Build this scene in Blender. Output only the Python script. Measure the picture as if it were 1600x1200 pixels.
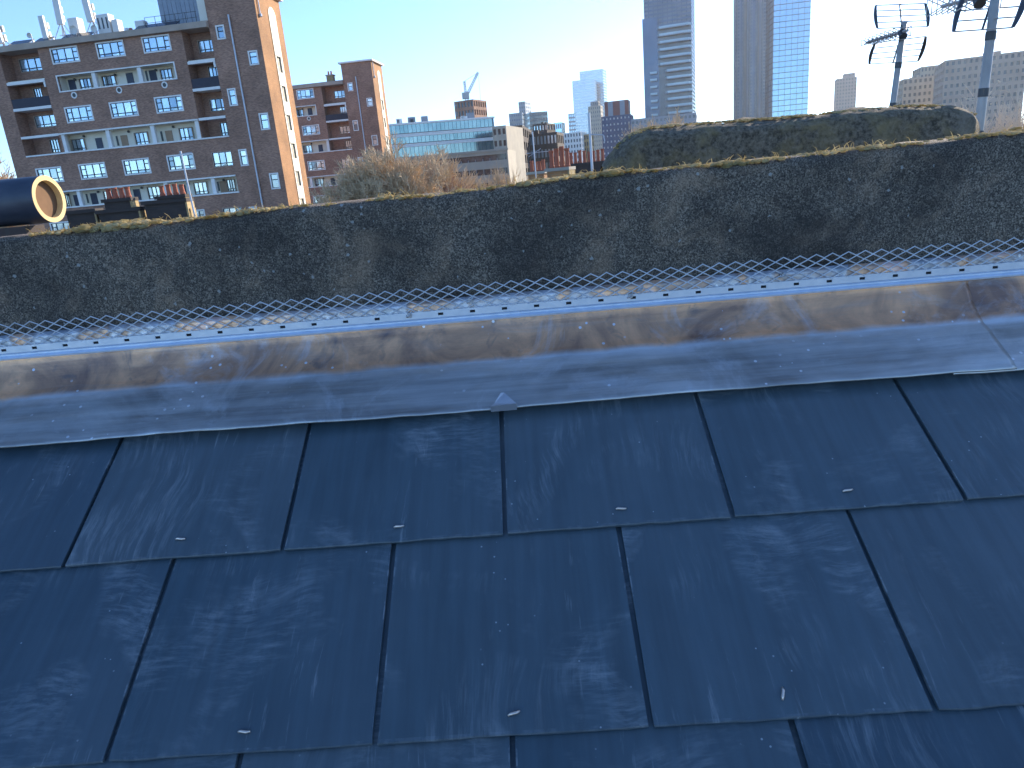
import bpy, math, random
from mathutils import Vector, Matrix, noise
R = math.radians
random.seed(7)
for o in list(bpy.data.objects): bpy.data.objects.remove(o)
scene = bpy.context.scene
col = scene.collection

# ------------------------------------------------------------------ camera
EYE = 12.0                                   # camera height above the street
FPX = 1110.0                                 # focal length in photo pixels (1600 wide)
c_right = Vector((0.99627837, 0.0079551, -0.08582615))
c_up = Vector((0.0801039, 0.28218662, 0.95600946))
c_fwd = Vector((-0.03182414, 0.95932655, -0.28049919))
cam_d = bpy.data.cameras.new('camera'); cam = bpy.data.objects.new('camera', cam_d); col.objects.link(cam)
cam_d.sensor_width = 36; cam_d.lens = 36 * FPX / 1600; cam_d.clip_start = 0.05; cam_d.clip_end = 20000
m = Matrix((c_right, c_up, -c_fwd)).transposed().to_4x4(); m.translation = (0, 0, EYE)
cam.matrix_world = m
scene.camera = cam

# ------------------------------------------------------------------ light
SUN_AZ, SUN_EL = R(43), R(20)                # azimuth from +Y towards +X
world = bpy.data.worlds.new('World'); scene.world = world; world.use_nodes = True
wn = world.node_tree.nodes; wl = world.node_tree.links
bg = wn['Background']; sky_t = wn.new('ShaderNodeTexSky'); sky_t.sky_type = 'NISHITA'
sky_t.sun_disc = False; sky_t.sun_elevation = SUN_EL; sky_t.sun_rotation = SUN_AZ
sky_t.air_density = 0.72; sky_t.dust_density = 0.06; sky_t.ozone_density = 5.0
wl.new(sky_t.outputs[0], bg.inputs[0]); bg.inputs[1].default_value = 0.15
sd = Vector((math.sin(SUN_AZ) * math.cos(SUN_EL), math.cos(SUN_AZ) * math.cos(SUN_EL), math.sin(SUN_EL)))
sun_d = bpy.data.lights.new('sun', 'SUN'); sun = bpy.data.objects.new('sun', sun_d); col.objects.link(sun)
sun_d.energy = 4.0; sun_d.angle = R(0.5); sun_d.color = (1.0, 0.86, 0.68)
sun.rotation_euler = (-sd).to_track_quat('-Z', 'Y').to_euler()
vs = scene.view_settings
vs.view_transform = 'Standard'; vs.look = 'None'; vs.gamma = 1; vs.use_curve_mapping = False
vs.exposure = 1.27

# ------------------------------------------------------------------ helpers
def ray(px, py): return c_fwd + c_right * ((px - 800) / FPX) + c_up * ((600 - py) / FPX)
def at(px, py, D):                           # point seen at a photo pixel, D metres away over the ground
    v = ray(px, py); k = D / math.hypot(v.x, v.y); return Vector((v.x * k, v.y * k, v.z * k + EYE))
def hz(px): return 350 - 0.0898 * px         # the horizon's row
def tag(o, label=None, cat=None, group=None, kind=None):
    if label: o['label'] = label
    if cat: o['category'] = cat
    if group: o['group'] = group
    if kind: o['kind'] = kind
    return o
def empty(name, loc=(0, 0, 0), rz=0, **k):
    o = bpy.data.objects.new(name, None); col.objects.link(o); o.location = loc; o.rotation_euler = (0, 0, rz)
    o.empty_display_size = 0.1
    return tag(o, **k)
class MB:
    def __init__(s): s.v = []; s.f = []; s.mi = []
    def add(s, vs, fs, mi=0):
        b = len(s.v); s.v += [tuple(p) for p in vs]; s.f += [tuple(i + b for i in f) for f in fs]; s.mi += [mi] * len(fs); return s
    def quad(s, a, b, c, d, mi=0): return s.add([a, b, c, d], [(0, 1, 2, 3)], mi)
    def box(s, x0, x1, y0, y1, z0, z1, mi=0):
        return s.add([(x0, y0, z0), (x1, y0, z0), (x1, y1, z0), (x0, y1, z0), (x0, y0, z1), (x1, y0, z1), (x1, y1, z1), (x0, y1, z1)],
                     [(0, 3, 2, 1), (4, 5, 6, 7), (0, 1, 5, 4), (1, 2, 6, 5), (2, 3, 7, 6), (3, 0, 4, 7)], mi)
    def tube(s, pts, rad, n=6, cap=True, mi=0):
        pts = [Vector(p) for p in pts]
        if not isinstance(rad, (list, tuple)): rad = [rad] * len(pts)
        rings = []
        for i, p in enumerate(pts):
            d = (pts[min(i + 1, len(pts) - 1)] - pts[max(i - 1, 0)])
            d = d.normalized() if d.length > 1e-9 else Vector((0, 0, 1))
            h = Vector((0, 0, 1)) if abs(d.z) < .9 else Vector((1, 0, 0))
            a = d.cross(h).normalized(); b = d.cross(a)
            rings.append([p + (a * math.cos(2 * math.pi * k / n) + b * math.sin(2 * math.pi * k / n)) * rad[i] for k in range(n)])
        vs = [q for r in rings for q in r]; fs = []
        for i in range(len(pts) - 1):
            for k in range(n):
                fs.append((i * n + k, i * n + (k + 1) % n, (i + 1) * n + (k + 1) % n, (i + 1) * n + k))
        if cap: fs.append(tuple(range(n - 1, -1, -1))); fs.append(tuple(range((len(pts) - 1) * n, len(pts) * n)))
        return s.add(vs, fs, mi)
    def lathe(s, prof, c=(0, 0, 0), n=12, mi=0):       # profile (r, z) about a vertical axis
        vs = [(c[0] + r * math.cos(2 * math.pi * k / n), c[1] + r * math.sin(2 * math.pi * k / n), c[2] + z) for r, z in prof for k in range(n)]
        fs = [(i * n + k, i * n + (k + 1) % n, (i + 1) * n + (k + 1) % n, (i + 1) * n + k) for i in range(len(prof) - 1) for k in range(n)]
        return s.add(vs, fs, mi)
    def holed(s, x0, x1, z0, z1, holes, y, reveal, mi=0, fm=lambda x, y, z: (x, y, z)):   # wall in plane y with rectangular openings
        xs = sorted({x0, x1} | {v for h in holes for v in h[:2] if x0 < v < x1}); zs = sorted({z0, z1} | {v for h in holes for v in h[2:4] if z0 < v < z1})
        for i in range(len(xs) - 1):
            for j in range(len(zs) - 1):
                cx, cz = (xs[i] + xs[i + 1]) / 2, (zs[j] + zs[j + 1]) / 2
                if any(h[0] < cx < h[1] and h[2] < cz < h[3] for h in holes): continue
                s.quad(fm(xs[i], y, zs[j]), fm(xs[i + 1], y, zs[j]), fm(xs[i + 1], y, zs[j + 1]), fm(xs[i], y, zs[j + 1]), mi)
        for a, b, c, d in [h[:4] for h in holes]:
            y2 = y + reveal
            s.quad(fm(a, y, c), fm(b, y, c), fm(b, y2, c), fm(a, y2, c), mi); s.quad(fm(a, y, d), fm(a, y2, d), fm(b, y2, d), fm(b, y, d), mi)
            s.quad(fm(a, y, c), fm(a, y2, c), fm(a, y2, d), fm(a, y, d), mi); s.quad(fm(b, y, c), fm(b, y, d), fm(b, y2, d), fm(b, y2, c), mi)
        return s
    def mesh(s, name, mats, smooth=False):
        me = bpy.data.meshes.new(name); me.from_pydata(s.v, [], s.f)
        for mm in (mats if isinstance(mats, (list, tuple)) else [mats]): me.materials.append(mm)
        me.polygons.foreach_set('material_index', s.mi)
        if smooth: me.polygons.foreach_set('use_smooth', [True] * len(s.f))
        me.update(); return me
    def build(s, name, mats, parent=None, loc=(0, 0, 0), smooth=False, **k):
        return place(s.mesh(name, mats, smooth), name, parent, loc, **k)
def place(me, name, parent=None, loc=(0, 0, 0), rot=(0, 0, 0), **k):
    o = bpy.data.objects.new(name, me); col.objects.link(o); o.parent = parent; o.location = loc; o.rotation_euler = rot
    return tag(o, **k)

# ------------------------------------------------------------------ materials
class NT:
    def __init__(s, name):
        s.m = bpy.data.materials.new(name); s.m.use_nodes = True; s.n = s.m.node_tree.nodes; s.l = s.m.node_tree.links; s.b = s.n['Principled BSDF']
    def new(s, t, **k):
        n = s.n.new('ShaderNode' + t)
        for a, v in k.items(): setattr(n, a, v)
        return n
    def put(s, sock, v):
        if hasattr(v, 'is_output') or isinstance(v, bpy.types.NodeSocket): s.l.new(v, sock)
        else: sock.default_value = v
    def coord(s, scale=(1, 1, 1), kind='Object', rand=0):
        tc = s.new('TexCoord'); mp = s.new('Mapping'); mp.inputs['Scale'].default_value = scale; s.l.new(tc.outputs[kind], mp.inputs['Vector'])
        if rand:
            oi = s.new('ObjectInfo'); mu = s.new('VectorMath', operation='SCALE'); mu.inputs[0].default_value = (rand, rand * 1.7, rand * .6); s.l.new(oi.outputs['Random'], mu.inputs['Scale']); s.l.new(mu.outputs[0], mp.inputs['Location'])
        return mp.outputs[0]
    def noise(s, vec, scale, detail=4, rough=.55, dist=0):
        n = s.new('TexNoise'); s.l.new(vec, n.inputs['Vector']); n.inputs['Scale'].default_value = scale; n.inputs['Detail'].default_value = detail; n.inputs['Roughness'].default_value = rough; n.inputs['Distortion'].default_value = dist
        return n.outputs['Fac']
    def ramp(s, fac, stops):
        r = s.new('ValToRGB'); s.l.new(fac, r.inputs[0]); e = r.color_ramp.elements
        while len(e) < len(stops): e.new(.5)
        for el, (p, c) in zip(e, stops): el.position = p; el.color = (c, c, c, 1) if not isinstance(c, (tuple, list)) else (*c, 1)
        return r.outputs[0]
    def mix(s, fac, a, b):
        n = s.new('Mix', data_type='RGBA'); s.put(n.inputs[0], fac)
        for i, v in ((6, a), (7, b)): s.put(n.inputs[i], (*v, 1) if isinstance(v, (tuple, list)) else v)
        return n.outputs[2]
    def math(s, op, a, b=0.0):
        n = s.new('Math', operation=op); s.put(n.inputs[0], a); s.put(n.inputs[1], b); return n.outputs[0]
    def bump(s, h, strength=.3, dist=.01):
        n = s.new('Bump'); n.inputs['Strength'].default_value = strength; n.inputs['Distance'].default_value = dist; s.l.new(h, n.inputs['Height']); s.l.new(n.outputs[0], s.b.inputs['Normal'])
    def out(s, color=None, rough=.7, metal=0.0, spec=None):
        if color is not None: s.put(s.b.inputs['Base Color'], (*color, 1) if isinstance(color, (tuple, list)) else color)
        s.put(s.b.inputs['Roughness'], rough); s.put(s.b.inputs['Metallic'], metal)
        if spec is not None: s.b.inputs['Specular IOR Level'].default_value = spec
        return s.m
def mottled(name, c1, c2, scale=2.0, rough=.8, metal=0.0, bump=0, bscale=None, stretch=(1, 1, 1), rand=3.0, spec=None):
    t = NT(name); v = t.coord(stretch, rand=rand); f = t.noise(v, scale, 5)
    c = t.mix(t.ramp(f, [(.3, 0.), (.7, 1.)]), c1, c2)
    if bump: t.bump(t.noise(v, bscale or scale * 4, 4), bump, .02)
    return t.out(c, rough, metal, spec)
def brick_mat(name, c1, c2, mortar):
    t = NT(name); v = t.coord(); sp = t.new('SeparateXYZ'); t.l.new(v, sp.inputs[0])
    cb = t.new('CombineXYZ'); t.l.new(t.math('ADD', sp.outputs[0], sp.outputs[1]), cb.inputs[0]); t.l.new(sp.outputs[2], cb.inputs[1])
    b = t.new('TexBrick'); t.l.new(cb.outputs[0], b.inputs['Vector']); b.inputs['Scale'].default_value = 1
    b.inputs['Brick Width'].default_value = .23; b.inputs['Row Height'].default_value = .075; b.inputs['Mortar Size'].default_value = .008
    b.inputs['Color1'].default_value = (*c1, 1); b.inputs['Color2'].default_value = (*c2, 1); b.inputs['Mortar'].default_value = (*mortar, 1)
    big = t.ramp(t.noise(v, .35, 6, .65), [(.3, .68), (.7, 1.2)])
    n = t.new('Mix', data_type='RGBA', blend_type='MULTIPLY'); n.inputs[0].default_value = 1; t.l.new(b.outputs[0], n.inputs[6]); t.l.new(big, n.inputs[7])
    return t.out(n.outputs[2], .88)
M = {}
M['brick'] = brick_mat('brown_brick', (.45, .235, .15), (.25, .125, .085), (.34, .25, .19))
M['orange_brick'] = brick_mat('orange_brick', (.46, .22, .085), (.36, .165, .07), (.32, .22, .12))
M['dark_brick'] = brick_mat('soot_brick', (.06, .045, .04), (.045, .036, .032), (.05, .045, .04))
M['stock_brick'] = brick_mat('yellow_stock_brick', (.46, .33, .15), (.36, .26, .12), (.32, .25, .15))
M['cream'] = mottled('cream_paint', (.84, .79, .66), (.74, .69, .57), .8, .7)
M['white'] = mottled('white_paint', (.86, .84, .79), (.74, .72, .67), 1.2, .6)
M['cornice'] = mottled('cornice_stone', (.48, .38, .3), (.36, .29, .23), .8, .8)
M['sash'] = mottled('dark_sash', (.012, .03, .035), (.02, .04, .045), 3, .4)
t = NT('window_glass'); oi = t.new('ObjectInfo')
t.l.new(t.ramp(oi.outputs['Random'], [(0., (.16, .22, .28)), (.35, (.45, .55, .62)), (1., (.66, .74, .78))]), t.b.inputs['Base Color'])
M['glass'] = t.out(None, .12, .55)
M['stair_glass'] = mottled('stair_glass', (.5, .43, .28), (.38, .34, .24), 1.5, .3)
M['dark_glass'] = mottled('dark_glass', (.03, .04, .05), (.08, .1, .12), 1.5, .1, .3)
M['tan_door'] = mottled('tan_door', (.4, .27, .17), (.34, .23, .15), 3, .6)
M['blue_door'] = mottled('navy_door', (.02, .035, .07), (.025, .04, .075), 3, .5)
M['parapet_dark'] = mottled('navy_balcony_panel', (.028, .03, .045), (.04, .04, .055), 2, .7)
M['felt'] = mottled('roof_felt', (.05, .055, .06), (.08, .085, .09), 1.2, .9)
M['grey_metal'] = mottled('grey_cladding', (.19, .22, .26), (.25, .28, .32), 1.5, .5, .3)
M['zinc_pipe'] = mottled('pale_pipe', (.55, .58, .62), (.48, .5, .55), 2, .4, .2)
M['antenna'] = mottled('antenna_plastic', (.74, .72, .66), (.66, .64, .6), 2, .5)
M['steel'] = mottled('galvanised_steel', (.36, .37, .38), (.5, .51, .53), 14, .42, .75)
M['mast'] = mottled('dull_mast_steel', (.33, .31, .28), (.45, .42, .38), 14, .5, .2)
M['dark_steel'] = mottled('dark_steel', (.05, .055, .06), (.08, .085, .09), 8, .5, .4)
M['terracotta'] = mottled('terracotta', (.42, .12, .06), (.33, .09, .05), 4, .75)
M['solar'] = mottled('solar_panel', (.012, .02, .035), (.02, .03, .05), 2, .25)
M['concrete'] = mottled('pale_concrete', (.42, .38, .3), (.33, .3, .25), .4, .85)
M['taupe'] = mottled('taupe_brick', (.36, .29, .24), (.44, .37, .31), .3, .85)
M['grey_concrete'] = mottled('grey_concrete', (.2, .2, .2), (.27, .26, .25), .3, .85)
M['bark'] = mottled('bark', (.16, .115, .075), (.26, .19, .125), 3, .9)
M['twig'] = mottled('twig_bark', (.50, .37, .23), (.68, .52, .33), 1.2, .85)
M['ground'] = mottled('street_ground', (.06, .06, .06), (.1, .1, .095), .05, .9)
def glassy(name, c1, c2, scale=.2, rough=.12, metal=.75): return mottled(name, c1, c2, scale, rough, metal, rand=5)
M['tealglass'] = glassy('teal_curtain_glass', (.17, .27, .30), (.34, .44, .46))
M['paleglass'] = glassy('pale_blue_glass', (.24, .43, .56), (.36, .54, .66), .05)
M['navyglass'] = glassy('navy_glass', (.05, .095, .15), (.085, .14, .21), .05, .25, .45)
M['balglass'] = glassy('balustrade_glass', (.24, .33, .38), (.34, .43, .47), .1, .3, .3)
M['cityglass'] = glassy('city_glass', (.17, .32, .45), (.26, .42, .55), .04, .2, .6)
M['greyglass'] = glassy('grey_glass', (.06, .085, .105), (.12, .15, .17), .1, .3, .35)

# ------------------------------------------------------------------ ground of the city
MB().quad((-2400, -900, 0), (2400, -900, 0), (2400, 2600, 0), (-2400, 2600, 0)).build('ground', M['ground'], kind='structure')

# ------------------------------------------------------------------ the slate roof
RP = R(30.02)
RO = Vector((-.6613, .8604, EYE - .4662))     # tail corner of the first slate in the top course
r_s = Vector((0, math.cos(RP), math.sin(RP))); r_n = Vector((0, -math.sin(RP), math.cos(RP)))
SW, SG, SL, ST = .303, .2547, .6, .0048      # slate pitch, gauge, length, thickness
def roofp(x, s, h=0): return Vector((x, RO.y, RO.z)) + r_s * s + r_n * h

t = NT('fibre_cement_slate')
v = t.coord(rand=9.0); vr = t.coord((1, 1, 1), rand=31.0); vst = t.coord((70, 5, 1), rand=17.0); raw = t.coord()
def warped(vec, amount, wscale, rotz, scale):
    n = t.new('TexNoise'); t.l.new(vec, n.inputs['Vector']); n.inputs['Scale'].default_value = wscale; n.inputs['Detail'].default_value = 2
    a = t.new('VectorMath', operation='SCALE'); t.l.new(n.outputs['Color'], a.inputs[0]); a.inputs['Scale'].default_value = amount
    b = t.new('VectorMath', operation='ADD'); t.l.new(vec, b.inputs[0]); t.l.new(a.outputs[0], b.inputs[1])
    m_ = t.new('Mapping'); t.l.new(b.outputs[0], m_.inputs['Vector']); m_.inputs['Rotation'].default_value = (0, 0, rotz); m_.inputs['Scale'].default_value = scale
    return m_.outputs[0]
patch = t.ramp(t.noise(v, 5.0, 4, .55, .8), [(.53, 0.), (.66, 1.)]); patch2 = t.ramp(t.noise(vr, 4.0, 4, .55, .8), [(.52, 0.), (.66, 1.)])
swirl = t.ramp(t.noise(warped(v, .10, 4, .45, (26, 150, 1)), 1, 5, .7), [(.45, 0.), (.72, 1.)])
swirl2 = t.ramp(t.noise(warped(vr, .10, 4, -.25, (150, 14, 1)), 1, 5, .72), [(.47, 0.), (.74, 1.)])
hand = t.ramp(t.noise(warped(vr, .12, 7, .9, (1, 1, 1)), 11, 6, .72, .6), [(.50, 0.), (.66, 1.)])
scr = t.math('MULTIPLY', t.ramp(t.noise(warped(v, .03, 4, .35, (60, 4.5, 1)), 1.6, 5, .7), [(.60, 0.), (.74, 1.)]), t.ramp(t.noise(vr, 5, 3, .6, .8), [(.5, 0.), (.62, 1.)]))
vo = t.new('TexVoronoi'); t.l.new(vr, vo.inputs['Vector']); vo.inputs['Scale'].default_value = 60
spk = t.math('MULTIPLY', t.math('LESS_THAN', vo.outputs['Distance'], .07), t.ramp(t.noise(v, 9, 2), [(.56, 0.), (.62, 1.)]))
rs = t.new('SeparateXYZ'); t.l.new(raw, rs.inputs[0])
tail = t.math('MULTIPLY', t.math('LESS_THAN', rs.outputs[1], .0042), t.ramp(t.noise(vr, 38, 4, .7), [(.50, 0.), (.60, 1.)]))
sides = t.math('MULTIPLY', t.math('GREATER_THAN', t.math('ABSOLUTE', rs.outputs[0]), SW / 2 - .0052), t.ramp(t.noise(vr, 26, 4, .7), [(.55, 0.), (.64, 1.)]))
A = t.math('MULTIPLY', t.math('MULTIPLY', swirl, patch), .26); B = t.math('MULTIPLY', t.math('MULTIPLY', swirl2, patch2), .30)
C = t.math('MULTIPLY', t.math('MULTIPLY', hand, patch), .20); Dd = t.math('ADD', t.math('MULTIPLY', scr, .36), t.math('MULTIPLY', spk, .55))
chalk = t.math('ADD', t.math('ADD', A, B), t.math('ADD', C, Dd))
chalk = t.math('ADD', chalk, t.math('ADD', t.math('MULTIPLY', tail, .07), t.math('MULTIPLY', sides, .22)))
chalk = t.math('ADD', chalk, t.math('MULTIPLY', t.ramp(t.noise(vr, 2.6, 5, .6, .4), [(.32, 0.), (.72, 1.)]), .075))
oi = t.new('ObjectInfo'); tone = t.ramp(oi.outputs['Random'], [(0., (.033, .062, .086)), (.5, (.045, .076, .097)), (1., (.055, .083, .102))])
mul = t.new('Mix', data_type='RGBA', blend_type='MULTIPLY'); mul.inputs[0].default_value = 1; t.l.new(tone, mul.inputs[6]); t.l.new(t.ramp(t.noise(vst, 1, 3), [(.3, .82), (.7, 1.12)]), mul.inputs[7])
colr = t.mix(chalk, mul.outputs[2], (.46, .50, .53))
t.bump(t.math('ADD', t.math('MULTIPLY', t.noise(vst, 1, 4), .6), t.noise(vr, 220, 3)), .12, .001)
M['slate'] = t.out(colr, t.math('ADD', t.math('MULTIPLY', chalk, .5), .38), 0, .5)
M['rivet'] = mottled('copper_rivet', (.75, .62, .52), (.85, .74, .64), 40, .35, .8)
M['batten'] = mottled('roof_underlay', (.015, .016, .018), (.02, .021, .023), 5, .9)

deck = MB()
a, b, c, d = roofp(-2.6, .33, -.018), roofp(2.8, .33, -.018), roofp(2.8, -1.9, -.018), roofp(-2.6, -1.9, -.018)
dn = Vector((0, 0, -.03))
deck.add([d, c, b, a, d + dn, c + dn, b + dn, a + dn], [(0, 1, 2, 3), (7, 6, 5, 4), (0, 4, 5, 1), (1, 5, 6, 2), (2, 6, 7, 3), (3, 7, 4, 0)])
roof = deck.build('slate_roof', M['batten'], kind='structure')
# one slate: tail at local y=0, chamfered edges
def slate_mesh(i):
    rnd = random.Random(i); w = SW - .0066; b = MB(); nx, ny = 14, 3; e = .0011
    top = []; ys = [0, .012, .3, .6]
    vs, fs = [], []
    for j, y in enumerate(ys):
        for k in range(nx + 1):
            x = -w / 2 + w * k / nx; dx = rnd.uniform(-.0006, .0006) if k in (0, nx) else 0
            dy = rnd.uniform(-.0009, .0006) if j == 0 else 0
            vs.append((x + dx, y + dy + (e if j == 0 else 0), ST - (e * .5 if (j == 0) else 0)))
    n1 = nx + 1
    for j in range(len(ys) - 1):
        for k in range(nx): fs.append((j * n1 + k, j * n1 + k + 1, (j + 1) * n1 + k + 1, (j + 1) * n1 + k))
    o = len(vs)
    for k in range(n1): vs.append((vs[k][0], vs[k][1] - e, ST - e * 1.6)); 
    for k in range(n1): vs.append((vs[k][0], vs[k][1] - e * rnd.uniform(.2, 1.3), 0))
    for k in range(nx): fs.append((o + k, o + k + 1, k + 1, k)); fs.append((o + n1 + k, o + n1 + k + 1, o + k + 1, o + k))
    for side in (0, nx):
        p = [j * n1 + side for j in range(len(ys))]; q = len(vs)
        for j in p: vs.append((vs[j][0], vs[j][1], 0))
        for j in range(len(p) - 1):
            f = (p[j], p[j + 1], q + j + 1, q + j); fs.append(f if side == 0 else f[::-1])
    b.add(vs, fs); return b.mesh('slate', M['slate'])
slates = [slate_mesh(i) for i in range(6)]
rv = MB(); rv.tube([(-.006, 0, .0012), (-.003, .0003, .0026), (.004, -.0004, .0028), (.008, .0006, .0020)], [.0012, .0017, .0017, .0011], 6)
rivet_me = rv.mesh('rivet', M['rivet'], True)
tilt = .0275
rot_base = Matrix((Vector((1, 0, 0)), r_s, r_n)).transposed().to_4x4()
rr = random.Random(3)
for row in range(5):                                  # row 0 is the course under the lead
    for k in range(-5, 9):
        cx = RO.x + SW * (k + .5 + (.5 if row % 2 else 0)); s0 = -SG * row
        if abs(cx) > 1.9: continue
        mm = Matrix.Translation(roofp(cx, s0 + rr.uniform(-.0012, .0012), .0062 + rr.uniform(0, .0009))) @ rot_base @ Matrix.Rotation(-tilt, 4, 'X') @ Matrix.Rotation(rr.uniform(-.0022, .0022), 4, 'Z')
        o = place(slates[rr.randrange(6)], 'slate', roof); o.matrix_world = mm
        q = place(rivet_me, 'rivet', o, (rr.uniform(-.008, .008), .024 + rr.uniform(-.003, .004), ST), (0, 0, rr.choice([.1, .05, .25, -.1, 1.3])))

# ------------------------------------------------------------------ lead flashing in two sheets
def lead_mat():
    t = NT('weathered_lead'); v = t.coord(); vs_ = t.coord((1.5, 7, 7)); fine = t.coord((5, 170, 170)); brush = t.coord((2.2, 45, 45))
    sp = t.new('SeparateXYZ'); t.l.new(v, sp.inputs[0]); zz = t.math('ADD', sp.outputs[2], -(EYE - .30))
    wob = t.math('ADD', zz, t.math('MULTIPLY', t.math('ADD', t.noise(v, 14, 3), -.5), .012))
    up = t.ramp(wob, [(.012, 0.), (.017, 1.)])                      # bronze tone of the upstand
    crease = t.ramp(wob, [(.003, 0.), (.009, 1.), (.012, 1.), (.018, 0.)])   # highlight along the fold painted in as a pale burnished band
    behind = t.ramp(zz, [(.074, 0.), (.080, 1.)])
    blot = t.noise(vs_, 2.2, 6, .62, .7); blot2 = t.noise(v, 8, 6, .62, .7); br = t.noise(brush, 1, 5, .65, .2); cl = t.noise(v, 3.2, 5, .6, .6)
    grey = t.mix(t.ramp(t.math('ADD', t.math('MULTIPLY', br, .45), t.math('MULTIPLY', cl, .55)), [(.36, 0.), (.64, 1.)]), (.19, .185, .175), (.62, .61, .58))
    bronze = t.mix(t.ramp(blot2, [(.36, 0.), (.64, 1.)]), (.33, .195, .14), (.96, .52, .28))
    bronze = t.mix(t.ramp(t.noise(v, 17, 4, .6, .8), [(.56, 0.), (.68, .6)]), bronze, (.16, .15, .15))
    col_ = t.mix(t.math('MULTIPLY', up, t.ramp(blot, [(.28, .6), (.5, 1.)])), grey, bronze)
    many = t.ramp(t.noise(v, 13, 3, .5, .9), [(.30, (.30, .36, .42)), (.42, (.55, .60, .66)), (.50, (.34, .29, .27)), (.58, (.85, .50, .30)), (.66, (.80, .56, .50)), (.75, (.40, .45, .50))])
    col_ = t.mix(t.math('MULTIPLY', behind, .85), col_, many)
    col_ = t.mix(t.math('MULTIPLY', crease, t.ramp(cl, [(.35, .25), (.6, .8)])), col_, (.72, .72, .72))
    pale = t.ramp(t.noise(v, 6.5, 7, .72, .9), [(.55, 0.), (.72, .55)])
    col_ = t.mix(pale, col_, (.74, .75, .76))
    dots = t.new('TexVoronoi'); t.l.new(v, dots.inputs['Vector']); dots.inputs['Scale'].default_value = 48
    dk = t.math('MULTIPLY', t.math('LESS_THAN', dots.outputs['Distance'], .12), t.ramp(t.noise(v, 7, 2), [(.5, 0.), (.56, .85)]))
    col_ = t.mix(dk, col_, (.85, .86, .87))
    streak = t.noise(fine, 1, 4, .6)
    t.bump(t.math('ADD', t.math('MULTIPLY', streak, .35), t.noise(v, 26, 5, .6)), .28, .004)
    return t.out(col_, t.ramp(t.math('ADD', t.math('MULTIPLY', blot2, .6), t.math('MULTIPLY', streak, .4)), [(.3, .26), (.7, .52)]), .82)
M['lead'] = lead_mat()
WY = 1.186                                            # face of the parapet wall
def lead_profile(x, lift):
    pts = []
    nz = noise.noise(Vector((x * 2.3, 3.1, 0))); n2 = noise.noise(Vector((x * 6.1, 9.1, 0)))
    sb = .2150 + .004 * nz + .003 * n2
    s1 = .318 + .005 * nz                              # where the apron turns up
    ns = 16
    for i in range(ns + 1):
        s = sb + (s1 - sb) * i / ns; u = i / ns
        h = .0185 + lift + .0045 * noise.noise(Vector((x * 5, s * 11, 2))) * min(1, u * 4 + .35) * (1 if u < .8 else 5 * (1 - u)) + .0014 * noise.noise(Vector((x * 26, s * 44, 5))) - .0025 * max(0, noise.noise(Vector((x * 13, s * 19, 9))) - .35)
        pts.append(roofp(x, s, h))
    p0 = pts[-1]; yb = WY - .007 - lift * .6; zt = EYE - .186 + .004 * nz
    p1 = Vector((x, yb - .004 + .002 * n2, EYE - .233)); dv = (p1 - p0)
    back = (pts[-2] - p0).normalized() * .004; pts[-1] = p0 + back * .6
    pts.append(p0 + Vector((0, .0006, .0010))); pts.append(p0 + dv * .08 + Vector((0, 0, .0006)))
    for i in range(1, 9):
        u = .08 + .92 * i / 8; bow = math.sin(math.pi * u)
        pts.append(p0 + dv * u + Vector((0, .0045, -.0035)) * bow * (1 + .8 * n2) + Vector((0, .0016 * noise.noise(Vector((x * 9, u * 3, 8))), 0)))
    for i in range(1, 6):
        u = i / 5; pts.append(Vector((x, p1.y + (yb - p1.y) * u, p1.z + (zt - p1.z) * u)))
    return pts
def lead_sheet(x0, x1, lift, parent):
    n = int((x1 - x0) / .008); P = [lead_profile(x0 + (x1 - x0) * i / n, lift) for i in range(n + 1)]; k = len(P[0]); b = MB()
    vs = [p for r in P for p in r]; fs = [(i * k + j, (i + 1) * k + j, (i + 1) * k + j + 1, i * k + j + 1) for i in range(n) for j in range(k - 1)]
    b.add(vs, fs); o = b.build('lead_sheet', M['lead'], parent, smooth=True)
    md = o.modifiers.new('thick', 'SOLIDIFY'); md.thickness = .0026; md.offset = -1
    return o
flash = empty('lead_flashing', (0, 0, 0), label='grey lead flashing with bronze upstand between the slates and the wall', cat='flashing')
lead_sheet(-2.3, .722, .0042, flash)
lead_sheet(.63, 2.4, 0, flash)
M['fresh_lead'] = mottled('fresh_lead', (.42, .43, .47), (.56, .57, .6), 30, .42, .6)
def clip(x, w, hgt):
    b = MB(); s0 = .2150 + .004 * noise.noise(Vector((x * 2.3, 3.1, 0))) - .004; pts = [(x - w, s0), (x + w, s0), (x + w * .75, s0 + hgt * .35), (x + w * .12, s0 + hgt), (x - w * .15, s0 + hgt * .95), (x - w * .7, s0 + hgt * .3)]
    n = len(pts); top = [roofp(px, s, .0325 + .0025 * math.sin(i * 2.1)) for i, (px, s) in enumerate(pts)]; bot = [roofp(px, s, .020) for px, s in pts]
    b.add(top + bot, [tuple(range(n))] + [(i, i + n, (i + 1) % n + n, (i + 1) % n) for i in range(n)] + [tuple(range(2 * n - 1, n - 1, -1))])
    b.build('lead_clip', M['fresh_lead'], flash)
clip(-.050, .020, .026); clip(.790, .022, .036)

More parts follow.
